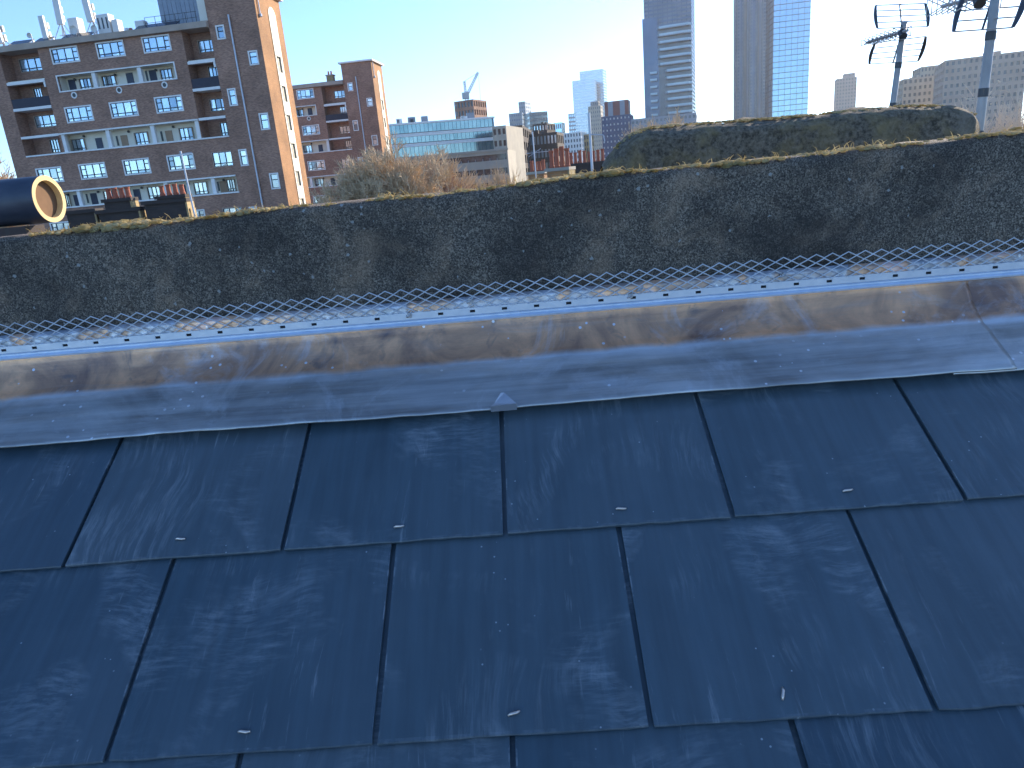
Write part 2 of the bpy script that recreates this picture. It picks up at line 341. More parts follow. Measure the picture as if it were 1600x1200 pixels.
# ------------------------------------------------------------------ galvanised bead with mesh wing
M['galv'] = mottled('zinc_bead', (.62, .70, .80), (.74, .80, .88), 60, .36, .6)
M['strand'] = mottled('mesh_strand', (.62, .64, .66), (.78, .79, .8), 30, .4, .35)
bead = empty('render_bead', (0, WY - .003, EYE - .2275), label='galvanised slotted bead with expanded mesh along the wall foot', cat='bead')
b = MB(); L0, L1 = -2.2, 2.3
slots = []
x = L0 + .02
while x < L1 - .02: slots.append((x - .0044, x + .0044, .0150, .0194)); x += .0535
b.holed(L0, L1, .0115, .023, slots, -.0135, .0012)
b.quad((L0, -.0135, .023), (L1, -.0135, .023), (L1, -.002, .0236), (L0, -.002, .0236)); b.build('slotted_strip', M['galv'], bead)  # top return added to keep light from above out of the slots
MB().box(L0, L1, -.0122, -.0060, .0120, .0224).build('slot_shade_strip', M['batten'], bead)  # dark strip added behind the slots so they read as shaded holes
prof = [(-.0135, .0113), (-.0105, .0085), (-.0105, .0065), (-.0165, .0055), (-.0185, .0030), (-.0175, .0004), (-.0120, -.0006), (-.0095, .0010)]
b = MB(); n = len(prof)
b.add([(xx, y, z) for xx in (L0, L1) for y, z in prof], [(i, i + 1, n + i + 1, n + i) for i in range(n - 1)])
o = b.build('bead_nose', M['galv'], bead, smooth=False)
b = MB(); H2 = .0068; per = .0262; NS = 6
for k in range(NS):
    pts = []; i = 0; xx = L0
    while xx < L1:
        up_ = (i + k) % 2
        z = .0215 + H2 * (k + up_) + .0006 * noise.noise(Vector((xx * 9, k, 0))); y = -.0125 - .002 * noise.noise(Vector((xx * 3, z * 20, 4))) - (.0012 if up_ else 0)
        if k == NS - 1 and up_: z += .0012 * noise.noise(Vector((xx * 40, 0, 1)))
        pts.append((xx + .0008 * noise.noise(Vector((xx * 30, k, 7))), y, z)); xx += per / 2; i += 1
    b.tube(pts, .00105, 4)
b.build('mesh_wing', M['strand'], bead)
for px, py in ((735, 470), (1224, 430), (985, 462), (1000, 452), (640, 492)):
    v = ray(px, py); p = v * (WY - .016) / v.y; zz = p.z + .2275
    b = MB(); b.tube([(p.x, -.009, zz), (p.x, -.0165, zz)], .0042, 8); b.tube([(p.x - .006, -.015, zz - .003), (p.x, -.0175, zz), (p.x + .005, -.015, zz + .006)], .0013, 5)
    b.build('fixing_screw', M['steel'], bead)

# ------------------------------------------------------------------ parapet wall with moss
t = NT('sooty_render'); v = t.coord()
gr = t.noise(v, 380, 3, .8); gr2 = t.noise(v, 130, 5, .75); bigp = t.noise(v, 5.0, 6, .62, .5); tanp = t.noise(v, 9, 6, .7, .6)
c0 = t.mix(t.ramp(gr, [(.43, 0.), (.60, 1.)]), (.050, .041, .033), (.50, .41, .31))
c1 = t.mix(t.ramp(gr2, [(.45, 0.), (.6, .75)]), c0, (.10, .083, .066))
c2 = t.mix(t.math('MULTIPLY', t.ramp(tanp, [(.50, 0.), (.68, 1.)]), t.ramp(gr, [(.3, .15), (.6, .8)])), c1, (.54, .38, .25))
c3 = t.mix(t.ramp(bigp, [(.38, .68), (.58, 0.)]), c2, (.034, .030, .027))
vo = t.new('TexVoronoi'); t.l.new(v, vo.inputs['Vector']); vo.inputs['Scale'].default_value = 62
sep = t.new('SeparateXYZ'); t.l.new(vo.outputs['Color'], sep.inputs[0])
spot = t.math('MULTIPLY', t.math('LESS_THAN', t.math('ADD', vo.outputs['Distance'], t.math('MULTIPLY', gr2, .7)), .50), t.math('GREATER_THAN', sep.outputs[0], .86))
c4 = t.mix(t.math('MULTIPLY', spot, .8), c3, (.5, .5, .47))
t.bump(t.math('ADD', gr, t.math('MULTIPLY', gr2, .8)), .9, .006)
M['render'] = t.out(c4, .92)
def topz(x): return EYE - .0285 + .0141 * (x + .88) + .0045 * noise.noise(Vector((x * 4, 0, 0))) + .003 * noise.noise(Vector((x * 17, 2, 0)))
b = MB(); X0, X1, dx = -2.4, 2.6, .008; nx = int((X1 - X0) / dx); nz = 46; k = nz + 12
vs = []
for i in range(nx + 1):
    x = X0 + dx * i; tz = topz(x)
    for j in range(nz + 1):
        u = j / nz; z = (EYE - .36) + (tz - EYE + .36) * u
        lim = min(1, max(0, (z - (EYE - .19)) / .02))
        n_ = .006 * noise.fractal(Vector((x * 9, z * 9, 1)), 1, 2, 5) + .0028 * noise.noise(Vector((x * 70, z * 70, 4)))
        rd = max(0, (u - .965) / .035) ** 2 * .010
        vs.append((x, WY + .004 + rd + max(-.0035, n_) * (lim * .85 + .15) - .0, z))
    for j in range(1, 12):
        y = WY + .014 + .27 * j / 11; vs.append((x, y, tz + .004 * noise.noise(Vector((x * 14, y * 14, 0))) - (.36 + .3 if j == 11 else 0)))
fs = [(i * k + j, (i + 1) * k + j, (i + 1) * k + j + 1, i * k + j + 1) for i in range(nx) for j in range(k - 1)]
b.add(vs, fs); b.build('parapet_wall', M['render'], smooth=True, label='sooty rough rendered parapet wall running behind the lead flashing', cat='wall')
t = NT('dry_moss'); v = t.coord()
mc = t.mix(t.ramp(t.noise(v, 28, 4), [(.35, 0.), (.65, 1.)]), (.42, .32, .12), t.mix(t.noise(v, 150, 3), (.76, .62, .28), (.85, .77, .58)))
M['moss'] = t.out(mc, .95); tl = t.new('BsdfTranslucent'); t.l.new(mc, tl.inputs[0]); mx = t.new('MixShader'); mx.inputs[0].default_value = .62
t.l.new(t.b.outputs[0], mx.inputs[1]); t.l.new(tl.outputs[0], mx.inputs[2]); t.l.new(mx.outputs[0], t.n['Material Output'].inputs[0])
def lump(b, c, r, rnd, sq=.6):
    n, mm = 7, 4; vs = []; off = rnd.random() * 50
    for j in range(mm + 1):
        th = math.pi * j / mm
        for i in range(n):
            ph = 2 * math.pi * i / n; dv = Vector((math.sin(th) * math.cos(ph), math.sin(th) * math.sin(ph), math.cos(th)))
            q = r * (1 + .45 * noise.noise(dv * 1.7 + Vector((off, 0, 0)))); vs.append((c[0] + dv.x * q * 1.3, c[1] + dv.y * q, c[2] + dv.z * q * sq))
    b.add(vs, [(j * n + i, j * n + (i + 1) % n, (j + 1) * n + (i + 1) % n, (j + 1) * n + i) for j in range(mm) for i in range(n)])
rnd = random.Random(11); b = MB()
def cover(x): return noise.fractal(Vector((x * 5.0, 7, 0)), 1, 2, 4)
for i in range(12000):
    x = rnd.uniform(-1.6, 1.8); cv = cover(x)
    if rnd.random() > .62 + 2.2 * cv: continue
    y = WY + .006 + abs(rnd.gauss(0, .05)); r = (.0008 + .0042 * rnd.random() ** 2.6) * (1 + max(0, cv) * 1.6)
    lump(b, (x, y, topz(x) + r * .1 + rnd.uniform(-.003, .007) * max(.2, cv + .35)), r, rnd)
for i in range(1500):
    x = rnd.uniform(-1.6, 1.8); cv = cover(x)
    if rnd.random() > .35 + 1.2 * cv: continue
    y = WY + .010 + abs(rnd.gauss(0, .03)); z = topz(x) + .001; h = rnd.uniform(.004, .014); a = rnd.uniform(-.012, .012)
    b.tube([(x, y, z), (x + a * .5, y - .001, z + h * .7), (x + a, y - rnd.uniform(0, .005), z + h * rnd.uniform(.7, 1.1))], [.0006, .0005, .0003], 3, False)
b.build('moss', M['moss'], kind='stuff', label='dry golden moss and lichen along the parapet wall top', cat='moss')

# ------------------------------------------------------------------ roofs just beyond the wall
MB().box(-14, 14, 1.56, 10, EYE - .75, EYE - .62).build('neighbour_roof', M['felt'], kind='structure')
MB().box(-14, 14, 1.6, 9.9, 0, EYE - .752).build('neighbour_house', M['dark_brick'], label='soot dark brick terrace below the neighbouring flat roof', cat='house')
t = NT('mossy_render'); v = t.coord(); g1 = t.noise(v, 60, 5, .75); g2 = t.noise(v, 9, 6, .65, .4); g3 = t.noise(v, 5, 5, .6, .5)
cc = t.mix(t.ramp(g1, [(.38, 0.), (.64, 1.)]), (.055, .048, .034), (.26, .22, .16))
cc = t.mix(t.ramp(g2, [(.46, 0.), (.66, .8)]), cc, (.27, .21, .10)); cc = t.mix(t.ramp(g3, [(.56, 0.), (.68, .7)]), cc, (.28, .24, .18))
t.bump(t.math('ADD', g1, t.math('MULTIPLY', g2, 1.5)), 1.0, .015); M['mossy'] = t.out(cc, .95)
# mossy hump: a rounded coping of the next party wall
b = MB(); D = 3.0; vs = []; NX, NA = 150, 22
prof_px = [(940, 258), (950, 244), (965, 226), (985, 210), (1010, 200), (1060, 195), (1120, 191), (1200, 185), (1280, 178), (1340, 172), (1400, 166), (1450, 165), (1480, 170), (1505, 177), (1517, 185), (1524, 205)]
def hump_top(px):
    for (a, ya), (c, yc) in zip(prof_px, prof_px[1:]):
        if a <= px <= c: return ya + (yc - ya) * (px - a) / (c - a)
for i in range(NX + 1):
    px = 940 + 584 * i / NX; p = at(px, hump_top(px), 1); v = ray(px, hump_top(px)); kk = D / v.y
    x, z = v.x * kk, v.z * kk + EYE; endf = min(1, i / 10, (NX - i) / 8); w = .05 + .09 * endf
    for j in range(NA + 1):
        a = j / NA
        if a < .3: y, zz = D - w, (EYE - .62) + (z - .05 - EYE + .62) * (a / .3)
        elif a > .7: y, zz = D + w, (EYE - .62) + (z - .05 - EYE + .62) * ((1 - a) / .3)
        else:
            th = math.pi * (a - .3) / .4; y = D - w * math.cos(th); zz = z - .05 + .05 * math.sin(th)
        n_ = .020 * noise.fractal(Vector((x * 7, y * 7, zz * 7)), 1, 2, 6)
        vs.append((x, y + n_, zz + n_ * (.8 if a > .25 else 0)))
b.add(vs, [(i * (NA + 1) + j, (i + 1) * (NA + 1) + j, (i + 1) * (NA + 1) + j + 1, i * (NA + 1) + j + 1) for i in range(NX) for j in range(NA)])
b.build('rounded_coping', M['mossy'], smooth=True, label='dark mossy rounded coping of the next party wall on the right', cat='coping')
b = MB(); rnd = random.Random(5)
for i in range(2600):
    px = rnd.uniform(960, 1515)
    if noise.noise(Vector((px * .02, 0, 3))) < rnd.uniform(-.5, .35): continue
    v = ray(px, hump_top(px)); kk = D / v.y; r = rnd.uniform(.002, .0075); y = D + rnd.uniform(-.08, .06)
    lump(b, (v.x * kk, y, v.z * kk + EYE - (abs(y - D) * .35) ** 1.2 * .6 + .002), r, rnd)
b.build('moss', M['moss'], kind='stuff', label='pale dry moss on the rounded coping', cat='moss')
# dark pipe lying behind the wall at the left
t = NT('blue_black_pipe'); v = t.coord((1, 3, 3))
M['pipe'] = t.out(t.mix(t.ramp(t.noise(v, 6, 5), [(.35, 0.), (.7, 1.)]), (.018, .028, .05), (.05, .065, .09)), .45)
M['pipe_rim'] = mottled('cream_pipe_rim', (.72, .55, .27), (.62, .46, .22), 30, .8)
M['pipe_in'] = mottled('brown_pipe_core', (.20, .11, .055), (.15, .085, .045), 25, .9)
ce = at(77, 311, 2.9); pr = .076; ax = Vector((-math.cos(R(12)), math.sin(R(12)) * -1 * -1, 0.0))
ax = Vector((-.997, .075, .0)).normalized()
root = empty('roof_pipe', ce, label='big dark blue pipe with cream cut end lying behind the wall', cat='pipe')
b = MB(); pts = [(0, 0, 0)] + [tuple(ax * (i * .25)) for i in range(1, 9)]; b.tube(pts, pr, 36, False); b.build('pipe_shell', M['pipe'], root, smooth=True)
s1 = Vector((0, 0, 1)); s2 = ax.cross(s1)
def ring(ro, ri, d0, d1):
    n = 40; vs = []
    for r_, dd in ((ro, d0), (ri, d0), (ri, d1)):
        for i in range(n):
            a = 2 * math.pi * i / n; rr_ = r_ * (1 + .012 * noise.noise(Vector((math.cos(a) * 2, math.sin(a) * 2, r_ * 40)))); vs.append(ax * dd + s1 * (rr_ * math.sin(a)) + s2 * (rr_ * math.cos(a)))
    return MB().add(vs, [(q * n + i, q * n + (i + 1) % n, (q + 1) * n + (i + 1) % n, (q + 1) * n + i) for q in (0, 1) for i in range(n)])
ring(pr * 1.004, pr * .80, -.001, .03).build('rim', M['pipe_rim'], root)
n = 36; MB().add([ax * .02 + s1 * (pr * .81 * math.sin(2 * math.pi * i / n)) + s2 * (pr * .81 * math.cos(2 * math.pi * i / n)) for i in range(n)], [tuple(range(n))]).build('core', M['pipe_in'], root)
pz = ce.z - pr
b = MB(); b.box(ce.x - 2.2, ce.x - .08, ce.y - .04, ce.y + .06, EYE - .62, pz - .004); b.build('low_wall', M['dark_brick'], label='low dark brick wall carrying the dark blue pipe', cat='wall')

# ------------------------------------------------------------------ television aerials
def grid_plate(b, c, udir, wdir, h, w, rods, bow):
    # side plates and rods; c = hinge on the boom, udir runs away from the hinge
    pass
def aerial(name, label, foot_px, foot_py, top_px, top_py, D, rad, items):
    p0 = at(foot_px, foot_py, D); p1 = at(top_px, top_py, D); lean = (p1 - p0) / (p1.z - p0.z)
    base = p0 + lean * (EYE - .62 - p0.z)
    root = empty(name, base, label=label, cat='aerial', group='television aerials on masts')
    b = MB(); b.tube([(0, 0, 0), tuple(p1 - base)], rad, 12); b.build('mast', M['mast'], root, smooth=True)
    for f in (.48, .62, .8):
        q = (p1 - base) * f; b = MB(); b.tube([q, q + lean * .035], rad * 1.12, 12); b.build('mast_band', M['dark_steel'], root)
    items(root, base, p1 - base, lean)
    return root
def reflector(root, corners, rods, mat_side, mat_rod):
    # corners: top left, top right, bottom left, bottom right in local space
    tl, tr, bl, br = [Vector(c) for c in corners]
    for a, c, nm in ((tl, bl, 1), (tr, br, -1)):
        b = MB(); mid = (a + c) / 2 + (tl - tr).normalized() * .008 * nm
        pts = []
        for i in range(9):
            u = i / 8; pts.append(a * (1 - u) ** 2 + (2 * mid - (a + c) / 2) * 2 * u * (1 - u) + c * u * u)
        out = (tl - tr).normalized() * nm
        vs = []; 
        for i, p in enumerate(pts):
            u = i / 8; w = .005 + .014 * math.sin(math.pi * (.1 + .8 * u)); tk = Vector((0, .006, 0)); vs += [p - out * w * .5 - tk, p + out * w * .5 - tk, p + out * w * .5 + tk, p - out * w * .5 + tk]
        fs = [(i * 4 + q, i * 4 + (q + 1) % 4, i * 4 + 4 + (q + 1) % 4, i * 4 + 4 + q) for i in range(8) for q in range(4)] + [(3, 2, 1, 0), (32, 33, 34, 35)]
        b.add(vs, fs).build('side_plate', mat_side, root)
    for i in range(rods):
        u = i / (rods - 1); b = MB(); b.tube([tl.lerp(bl, u), tr.lerp(br, u)], .0034, 6); b.build('rod', mat_rod, root)
    b = MB(); b.tube([(tl + tr) / 2, (bl + br) / 2], .005, 6); b.build('spine', mat_side, root)
def yagi(root, a, c, n, size, mat):
    a, c = Vector(a), Vector(c); d = (c - a).normalized(); h = d.cross(Vector((0, 0, 1))).normalized(); u = h.cross(d)
    b = MB(); b.tube([a, c], .009, 6); bo = b.build('boom', M['mast'], root)
    for i in range(n):
        p = a.lerp(c, .12 + .86 * i / (n - 1)); b = MB(); s = size * (1 - .25 * i / n)
        for sg in (-1, 1):
            for sv in (-1, 1): b.tube([p, p + h * s * sg + u * s * .55 * sv], .0028, 5)
            b.tube([p + h * s * sg + u * s * .55, p + h * s * sg - u * s * .55], .0026, 4)
        b.build('director', mat, root)
    b = MB(); p = a.lerp(c, .1); b.tube([p - u * .03 - d * .02, p + u * .0 + d * .02], .024, 8); b.build('dipole_box', M['dark_steel'], root)
def L(px, py, D, base): return at(px, py, D) - base
def items1(root, base, top, lean):
    f = lambda x, y, D: L(1280 + x / 5, y / 5, D, base)
    reflector(root, [f(442, 42, 5.75), f(828, 27, 5.6), f(455, 222, 5.55), f(848, 207, 5.4)], 5, M['dark_steel'], M['mast'])
    reflector(root, [f(438, 335, 5.55), f(832, 285, 5.4), f(392, 500, 5.75), f(772, 478, 5.6)], 5, M['dark_steel'], M['mast'])
    yagi(root, f(690, 238, 5.4), f(372, 332, 6.2), 9, .052, M['dark_steel'])
aerial('tv_aerial', 'smaller grid aerial on a slim steel mast behind the rounded coping', 1395, 163, 1413, 34, 5.5, .0185, items1)
def items2(root, base, top, lean):
    f = lambda x, y, D: L(1280 + x / 5, y / 5, D, base)
    reflector(root, [f(1150, -75, 4.1), f(1625, -110, 4.0), f(1050, 248, 3.9), f(1512, 215, 3.8)], 5, M['dark_steel'], M['mast'])
    yagi(root, f(1290, -35, 3.95), f(960, 50, 4.5), 6, .09, M['mast'])
aerial('tv_aerial', 'larger grid aerial on a thick mast at the right edge', 1530, 197, 1560, -40, 3.9, .0185, items2)

# ------------------------------------------------------------------ blocks of flats (brown brick)
WIN = {}
def window_meshes(w, h, kind):
    key = (round(w, 2), round(h, 2), kind)
    if key in WIN: return WIN[key]
    e = .13 if kind != 'plain' else .05
    b = MB()
    for x0, x1, z0, z1 in ((-e, 0, -e, h + e), (w, w + e, -e, h + e), (0, w, -e, 0), (0, w, h, h + e)): b.box(x0, x1, -.07, .12, z0, z1)
    fr = b.mesh('window', M['white'] if kind != 'plain' else M['cornice'])
    s = .085; b = MB(); cols = {'big': [0, .2, .5, .8, 1], 'plain': [0, .33, .67, 1], 'slim': [0, 1]}[kind]
    for c in cols: b.box(max(0, c * w - s / 2), min(w, c * w + s / 2), .02, .10, 0, h)
    for z in ((0, h * .22, h) if kind != 'slim' else (0, h * .6, h)): b.box(0, w, .025, .095, max(0, z - s / 2), min(h, z + s / 2))
    if kind == 'big':
        for c0, c1 in ((0, .2), (.8, 1)): b.box(c0 * w, c1 * w, .025, .095, h * .64, h * .64 + s)
    sa = b.mesh('sash', M['sash'])
    panes = []
    zs = (0, .22, 1) if kind != 'slim' else (0, .6, 1)
    for c0, c1 in zip(cols, cols[1:]):
        for z0, z1 in zip(zs, zs[1:]):
            bb = MB(); yy = .06 + random.uniform(-.008, .008); bb.quad((c0 * w, yy, z0 * h), (c1 * w, yy + random.uniform(-.012, .012), z0 * h), (c1 * w, yy, z1 * h), (c0 * w, yy, z1 * h)); panes.append(bb.mesh('pane', M['glass']))
    WIN[key] = (fr, sa, panes); return WIN[key]
def window(parent, x, y, z, w, h, kind='big'):
    fr, sa, panes = window_meshes(w, h, kind)
    o = place(fr, 'window', parent, (x, y, z)); place(sa, 'sash', o)
    for p in panes: place(p, 'pane', o)
    return o
def flats(name, label, anchor, D, psi, dz, off, left, K=1.15, gear=False):
    A = at(anchor[0], anchor[1], D * K); base = (A.x, A.y, 0)
    root = empty(name, base, psi, label=label, cat='building', group='brown brick blocks of flats')
    Z = lambda z: (z + dz) * K + EYE
    S = lambda s: s * K
    zb = 0.0; ml, mr = -15.55 + off, -2.47 + off                  # main bay
    lat = 30.4
    dp = lambda s, d: lat + (s - lat) * (1 + d / 60.8)            # a thing seen at s on the face, d deeper
    wins, holes = [], []
    cols = [(-14.33, -12.0), (-10.12, -7.82), (-5.95, -3.68)]
    if left < -10:
        for c in cols:
            for z0, z1 in ((12.42, 13.46), (7.72, 8.8), (3.0, 4.1), (-1.7, -.6), (-6.4, -5.3)): holes.append((c[0] + off, c[1] + off, z0, z1, 'big'))
    else:
        for z0, z1 in ((12.42, 13.46), (7.72, 8.8), (3.0, 4.1), (-1.7, -.6)): holes.append((-5.95 + off, -3.68 + off, z0, z1, 'big'))
    m_lo = max(left, ml)
    sl2 = (max(-14.35 + off, left + .3), -3.68 + off, 10.2, 11.36)
    sl4 = (m_lo + .15, mr - .05, 5.3, 6.76); sl6 = (max(left + .3, -19.0), -.1, .72, 2.0)
    # main bay front
    b = MB(); sc = lambda h: (S(h[0]), S(h[1]), Z(h[2]), Z(h[3]))
    b.holed(S(m_lo), S(mr), Z(5.24), Z(13.66), [sc(h) for h in holes if h[2] > 5.2] + [sc(sl2), sc(sl4)], 0, .2)
    # bay sides
    for s in (m_lo, mr): b.quad((S(s), 0, Z(5.24)), (S(s), S(1.35), Z(5.24)), (S(s), S(1.35), Z(13.66)), (S(s), 0, Z(13.66)))
    # lower front, flush right across
    low = [h for h in holes if h[3] < 5]
    if left < -10:
        for z0, z1 in ((3.0, 4.1), (-1.7, -.6)): low.append((-18.5, -16.2, z0, z1, 'big'))
    for z0, z1 in ((2.9, 4.05), (-1.8, -.6)): low.append((-1.85, -.15, z0, z1, 'plain'))
    sl8 = (sl6[0], sl6[1], -4.0, -2.7)
    b.holed(S(max(left, -19.2)), 0, 0, Z(5.22), [sc(h) for h in low] + [sc(sl6), sc(sl8)], 0, .2)
    # recess back walls
    dpt = 1.35; rec = []
    rec.append((dp(-1.2, dpt), -.45, 12.15, 13.05)); rec.append((dp(-1.18, dpt), -.45, 7.5, 8.45)); rec.append((dp(-.75, dpt), -.5, 10.0, 11.0)); rec.append((dp(-.65, dpt), -.5, 5.45, 6.5))
    b.holed(S(mr), 0, Z(5.24), Z(13.66), [sc(h) for h in rec], S(dpt), .2)
    recl = []
    if left < -10:
        recl = [(-18.55, -16.4, 12.3, 13.3), (-18.5, -16.35, 7.7, 8.65), (-17.6, -16.8, 5.5, 6.6), (-17.9, -17.2, 9.6, 10.9)]
        b.holed(S(-19.2), S(ml), Z(5.24), Z(13.66), [sc(h) for h in recl], S(dpt), .2)
        b.box(S(left), S(-19.2), 0, S(8), 0, Z(13.66))
    # body behind
    b.box(S(max(left, -19.2)), S(-.02), S(dpt + 1.2), S(8), 0, Z(13.6))
    b.build('wall', M['brick'], root)
    for h in holes + [h for h in low if h not in holes]: window(root, S(h[0]), .02, Z(h[2]), S(h[1] - h[0]), S(h[3] - h[2]), h[4])
    for h in rec + recl: window(root, S(h[0]), S(dpt) + .02, Z(h[2]), S(h[1] - h[0]), S(h[3] - h[2]), 'plain')
    # cornice
    b = MB(); b.box(S(left - .25), S(.0), -.45, S(8.1), Z(13.66), Z(14.05)); b.box(S(left - .12), S(0), -.25, S(8.0), Z(14.05), Z(14.16)); b.build('cornice', M['cornice'], root)
    # loggias: frame, back wall, pillars, doors, windows
    for si, (sl, pil) in enumerate(((sl2, [-11.06, -6.88]), (sl4, [-15.25, -11.0, -6.82, -2.72]), (sl6, [-16.9, -15.1, -11.0, -6.7, -2.3]), (sl8, [-11, -6.8, -2.3]))):
        x0, x1, z0, z1 = sl; lg = empty('loggia', (0, 0, 0)); lg.parent = root
        b = MB(); d2 = 1.05
        b.quad((S(x0), S(d2), Z(z0) - .3), (S(x1), S(d2), Z(z0) - .3), (S(x1), S(d2), Z(z1) + .1), (S(x0), S(d2), Z(z1) + .1))
        b.quad((S(x0), .2, Z(z1) + .02), (S(x0), S(d2), Z(z1) + .02), (S(x1), S(d2), Z(z1) + .02), (S(x1), .2, Z(z1) + .02))
        b.quad((S(x0), .2, Z(z0) - .3), (S(x1), .2, Z(z0) - .3), (S(x1), S(d2), Z(z0) - .3), (S(x0), S(d2), Z(z0) - .3))
        for xx in (x0, x1): b.quad((S(xx), .2, Z(z0) - .3), (S(xx), S(d2), Z(z0) - .3), (S(xx), S(d2), Z(z1)), (S(xx), .2, Z(z1)))
        b.build('back_wall', M['cream'], lg)
        b = MB(); e = .13
        if si == 0:
            for q in ((x0 - .1, x0, z0 - .1, z1 + .1), (x1, x1 + .1, z0 - .1, z1 + .1), (x0, x1, z0 - .1, z0), (x0, x1, z1, z1 + .1)): b.box(S(q[0]), S(q[1]), -.09, .14, Z(q[2]), Z(q[3]))
        else:
            b.box(S(x0 - .15), S(x1 + .0), -.12, .15, Z(z1), Z(z1 + .12)); b.box(S(max(left, -19.1)), S(-.02), -.14, .16, Z(z0 - .1), Z(z0 + .02))
        b.build('frame', M['white'], lg)
        for p in pil:
            p = p + (off if si < 2 else 0)
            if p - .3 < x0 - .2 or p > x1: continue
            b = MB(); b.box(S(p - .17), S(p + .17), .03, .4, Z(z0) + .02, Z(z1) - .01); b.build('pillar', M['white'], lg)
        rn = random.Random(si + int(D)); x = x0 + .5
        edges = [x0] + [p + (off if si < 2 else 0) for p in pil if x0 < p + (off if si < 2 else 0) < x1] + [x1]
        for k, (e0, e1) in enumerate(zip(edges, edges[1:])):
            wd = e1 - e0
            if wd < 1.2: continue
            q0 = dp(e0, d2); mt = rn.choice([M['tan_door'], M['blue_door'], M['blue_door']])
            xa = q0 + wd * (.28 if k != 1 else .72); b = MB(); b.box(S(xa), S(xa + .62), S(d2) - .06, S(d2) - .01, Z(z0) - .28, Z(z0 + 1.0)); b.build('door', mt, lg)
            xa = q0 + wd * (.62 if k != 1 else .2)
            ow = window(root, S(xa), S(d2) - .13, Z(z0 + .08), S(min(1.15, wd * .3)), S(.98 if si else .85), 'plain')
            xa = q0 + wd * .17; b = MB(); b.box(S(xa), S(xa + .16), S(d2) - .05, S(d2) - .01, Z(z0 + .2), Z(z0 + 1.0)); b.build('narrow_window', M['sash'], lg)
            b = MB(); b.lathe([(.02, 0), (.12, -.05), (.13, -.2), (.02, -.24)], (S(q0 + wd * .5), S(d2) - .16, Z(z1 - .1)), 8); b.build('lantern', M['dark_steel'], lg)
    # round drain holes
    for s in (-13.2, -9.0, -4.85):
        if s + off < left: continue
        b = MB(); n = 18
        for r0, r1, y0, y1 in ((.17, .27, -.06, -.06), (.27, .27, -.06, .02), (.17, .17, -.06, .02)):
            b.add([(r_ * K * math.cos(2 * math.pi * i / n), y_, r_ * K * math.sin(2 * math.pi * i / n)) for r_, y_ in ((r0, y0), (r1, y1)) for i in range(n)], [(i, (i + 1) % n, n + (i + 1) % n, n + i) for i in range(n)])
        o = b.build('porthole_ring', M['white'], root, (S(s + off), 0, Z(9.78)))
        MB().add([(.175 * K * math.cos(2 * math.pi * i / n), -.012, .175 * K * math.sin(2 * math.pi * i / n)) for i in range(n)], [tuple(range(n))]).build('hole', M['sash'], o)
    # recess balconies
    spans = [(mr, 0)] + ([(-19.2, ml)] if left < -10 else [])
    for s0, s1 in spans:
        bal = empty('balcony'); bal.parent = root
        MB().box(S(s0) + .02, S(s1) - .02, -.06, S(dpt), Z(9.0), Z(9.22)).build('slab', M['white'], bal)
        MB().box(S(s0) + .03, S(s1) - .03, .02, .14, Z(9.222), Z(9.98)).build('parapet', M['parapet_dark'], bal)
        MB().box(S(s0) + .02, S(s1) - .04, -.03, S(.5), Z(11.1), Z(11.32)).build('lintel', M['white'], bal)
        MB().box(S(s0) + .02, S(s1) - .04, -.03, S(.5), Z(6.72), Z(6.92)).build('lintel', M['white'], bal)
        MB().box(S(s0) + .05, S(s1) - .05, S(.1), S(dpt), Z(11.322), Z(11.4)).build('ceiling', M['cream'], bal)
        MB().box(S(s1 - .22), S(s1 - .05), .0, .2, Z(10.7), Z(11.095)).build('bracket', M['white'], bal)
    # stair tower
    TT = 16.15; TD = 5.0; TW = 4.2
    tw = []
    for z0 in (12.78, 7.68, 2.86, -1.9): tw.append((.66, 1.18, z0, z0 + (.85 if z0 > 12 else 1.15)))
    for z0 in (10.6, 5.56, .74, -4): tw.append((3.03, 3.63, z0, z0 + (.88 if z0 > 10 else 1.12)))
    b = MB(); b.holed(0, S(TW), 0, Z(TT), [sc(h) for h in tw], -.012, .22)
    b.quad((0, 0, 0), (0, 0, Z(TT)), (0, S(TD), Z(TT)), (0, S(TD), 0)); b.quad((S(TW), S(TD), 0), (0, S(TD), 0), (0, S(TD), Z(TT)), (S(TW), S(TD), Z(TT)))
    tower = b.build('stair_tower', M['brick'], root)
    for h in tw: window(root, S(h[0]), .0, Z(h[2]), S(h[1] - h[0]), S(h[3] - h[2]), 'slim')
    strip = (.46, .74); fl = 2.355; eh = []
    z = -6.3
    while z < 11.5: eh.append((strip[0] + .05, strip[1] - .07, z, z + 1.25)); z += fl
    fm = lambda x, y, z: (S(TW) - y, x * S(TD), z)
    b = MB(); b.holed(0, 1, 0, Z(TT), [(h[0], h[1], Z(h[2]), Z(h[3])) for h in eh], 0, .35, 0, fm)
    b.build('end_wall', M['orange_brick'], tower)
    # cream stair strip with an arched head
    n = 12; rr_ = (strip[1] - strip[0]) / 2; cx = (strip[0] + strip[1]) / 2; zt = Z(14.6)
    b = MB(); b.holed(strip[0], strip[1], Z(-8), zt, [(h[0], h[1], Z(h[2]), Z(h[3])) for h in eh], -.05, .4, 0, fm)
    b.add([fm(cx, -.05, zt)] + [fm(cx + rr_ * math.cos(math.pi * i / n), -.05, zt + S(TD) * rr_ * math.sin(math.pi * i / n)) for i in range(n + 1)], [(0, i, i + 1) for i in range(1, n + 1)])
    b.build('stair_strip', M['cream'], tower)
